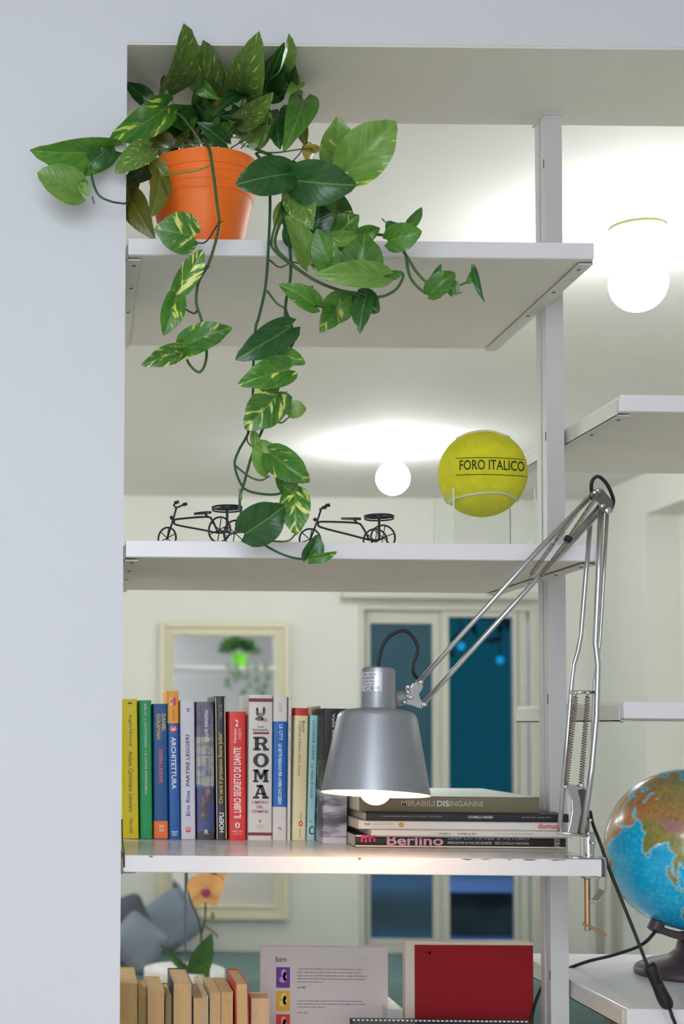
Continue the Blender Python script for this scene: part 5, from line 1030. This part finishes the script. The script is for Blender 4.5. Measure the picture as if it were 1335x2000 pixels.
pageout(322.5, 336, 1945, 1920, rgbm((150, 128, 106)), rgbm((120, 96, 76)), 'narrow grey-brown paperback set back in the row', k=1.14)
pageout(338, 376, 1920, 1891, rgbm((50, 60, 90)), rgbm((60, 64, 100)), 'taller tan book with dark blue cover edges')
pageout(378, 396, 1948, 1921, None, None, 'low narrow tan paperback right of the blue-edged book')
pageout(398, 408.5, 1945, 1907, WH2, WH2, 'thin white-covered book leaning in the row', lean=-.5)
pageout(410, 431, 1937, 1909, None, None, 'tan paperback with visible page gatherings, left of its twin')
pageout(432, 455, 1936, 1909, None, None, 'tan paperback between its twin and the red book')
pageout(465, 489.5, 1921, 1893, rgbm((206, 50, 38)), rgbm((206, 50, 38)), 'page-side-out book with red covers', k=1.11, lean=-1.2)
pageout(490.5, 526, 1948, 1938, None, None, 'pinkish tan paperback at the right end of the row', pg=mat('pinkish pages', (226, 186, 148), .85, mottle=.06, mscale=40))
# white book, face out
KW = 1.19
def faceout(x0, x1, ytop, k, th_, face, label, spine=None, pages=M_page, name='book', lean=0, ytop1=None):
    A = P(x0, ytop, k); Bq = P(x1, ytop, k); w_ = Bq.x-A.x; h = A.z-z4
    root = thing(name, (A.x, k*YW, z4), label, 'book'); t = .0014
    c = MB(); c.box((0, 0, 0), (w_, t, h)); c.box((0, th_-t, 0), (w_, th_, h)); c.box((0, t, 0), (t, th_-t, h), 1)
    c.build('cover', [face, spine or face], root, world=False, bevel=.0003); MB().box((t, t, .002), (w_-.002, th_-t, h-.002)).build('pages', pages, root, world=False)
    root.rotation_euler = (math.radians(-lean), 0, 0)
    sx = w_/(x1-x0)
    return root, (lambda px, py: ((px-x0)*sx, h-(py-ytop)*sx)), sx
wr_, wm, wsx = faceout(509, 757, 1848, KW, .012, mat('off white cover', (214, 200, 196), .45, mottle=.02), 'off-white book standing face-out with three coloured portrait squares')
def ftext(root, fm, s, x0, x1, y0, y1, c): lettering('lettering', s, lambda u, v: (fm(x0+(x1-x0)*u, 0)[0], -.0004, fm(0, y1+(y0-y1)*v)[1]), rgbm(c), root, world=False)
ftext(wr_, wm, 'Bizarre', 538, 559, 1868, 1878, (70, 64, 64))
for i, (y0, y1, c) in enumerate(((1888, 1928, (112, 40, 140)), (1934, 1973, (234, 172, 24)), (1979, 2020, (220, 52, 40)))):
    q = [wm(539, y1), wm(566, y1), wm(566, y0), wm(539, y0)]; MB().add([(x, -.0003, z) for x, z in q], [(0, 1, 2, 3)]).build('portrait_square', rgbm(c), wr_, world=False)
    bl = MB()
    for dx, dy, rx, ry in ((554, 12, 5, 8), (552, 24, 7, 6), (556, 18, 4, 9)):
        n = 14; bl.add([(wm(dx+rx*math.cos(2*PI*j/n), 0)[0], -.0004, wm(0, y0+dy+ry*math.sin(2*PI*j/n))[1]) for j in range(n)], [tuple(range(n))])
    bl.build('portrait', rgbm(tuple(int(v*.4+140) for v in c)), wr_, world=False)
L_ = ['"I dischi dei Velvet Underground sono la storia della passione che ci lega a', 'quella, il documento di una nascita di New York a una sera di musica, Su Carta è', 'la Bea, a New Stone di Patrik e di esperienza. Tutto fa spesso ridefinizioni ad', 'rallegramento, per non far vendere tutto ma ancora, la paura che ha conquistato', 'che fa paura non è certo noi."']
ys = [1889.5, 1896, 1902.5, 1908.5, 1914.5]; xe = [708, 705, 716, 713, 631]
for s, y, x in zip(L_, ys, xe): ftext(wr_, wm, s, 580, x, y, y+3.6, (60, 54, 54))
ftext(wr_, wm, 'LOU REED', 580, 597, 1925, 1929, (60, 54, 54))
for s, y, x in zip(['"Tutte le presenze nelle melodie non sono fino allora, non erano fatti con', 'lavoro di realizzarsi. Sono ancora che sentite cioè la poesia, non i si ottiene', 'un soprattutto proprio come noi."'], [1951, 1957, 1963], [708, 713, 636]): ftext(wr_, wm, s, 580, x, y, y+3.6, (60, 54, 54))
ftext(wr_, wm, 'JOHN CALE', 580, 600, 1974, 1978, (60, 54, 54)); ftext(wr_, wm, '"I Velvet Underground sono', 580, 640, 1997, 2000.6, (60, 54, 54))
rr_, rm, rsx = faceout(791, 1040, 1838, 1.165, .022, mat('cream case', (220, 206, 188), .5), 'large dark red book standing face-out at lower right', spine=mat('cream case', (220, 206, 188), .5))
q = [rm(809, 2150), rm(1039.5, 2150), rm(1039.5, 1844), rm(809, 1845)]; MB().hexa([(x, -.0022, z) for x, z in q], (0, .0021, 0)).build('red_board', mat('dark red cloth', (150, 12, 26), .8, bump=.3, bscale=500, mottle=.04), rr_, world=False)
MB().lathe((rm(838, 1860)[0], -.0022, rm(838, 1860)[1]), [(.0003, -.0003), (.0025, -.0003)], axis=(0, 1, 0), seg=12).build('embossed_mark', mat('faded red', (150, 40, 44), .6), rr_, world=False)
# pale box edge and black stitched notebook
A = P(757, 1971, 1.17); Bq = P(787, 1971, 1.17)
o = MB().box((A.x, 1.17*YW, z4), (Bq.x, 1.235*YW, A.z)).build('booklet', rgbm((206, 206, 198)), bevel=.0006); meta(o, 'pale booklet edge between the white and the dark red book', 'booklet')
KN = 1.10; A = P(686, 1992, KN); Bq = P(1036, 1995, KN); zt = A.z
r = thing('notebook', (A.x, KN*YW, z4), 'black notebook with a white stitched edge standing at the bottom edge', 'notebook')
MB().box((A.x, KN*YW, z4), (Bq.x, KN*YW+.018, zt)).build('cover', mat('black cover', (24, 22, 28), .5), r, bevel=.001)
MB().box((A.x+.002, KN*YW-.0012, z4), (P(810, 1992, KN).x, KN*YW-.0002, zt-.002)).build('grey_panel', mat('grey panel', (70, 70, 76), .5), r)
s_ = MB(); x = A.x+.002
while x < Bq.x-.004: s_.box((x, KN*YW-.0014, zt-.0012), (x+.0045, KN*YW+.002, zt+.0008)); x += .0075
s_.build('stitching', mat('white thread', (225, 220, 210), .8), r)
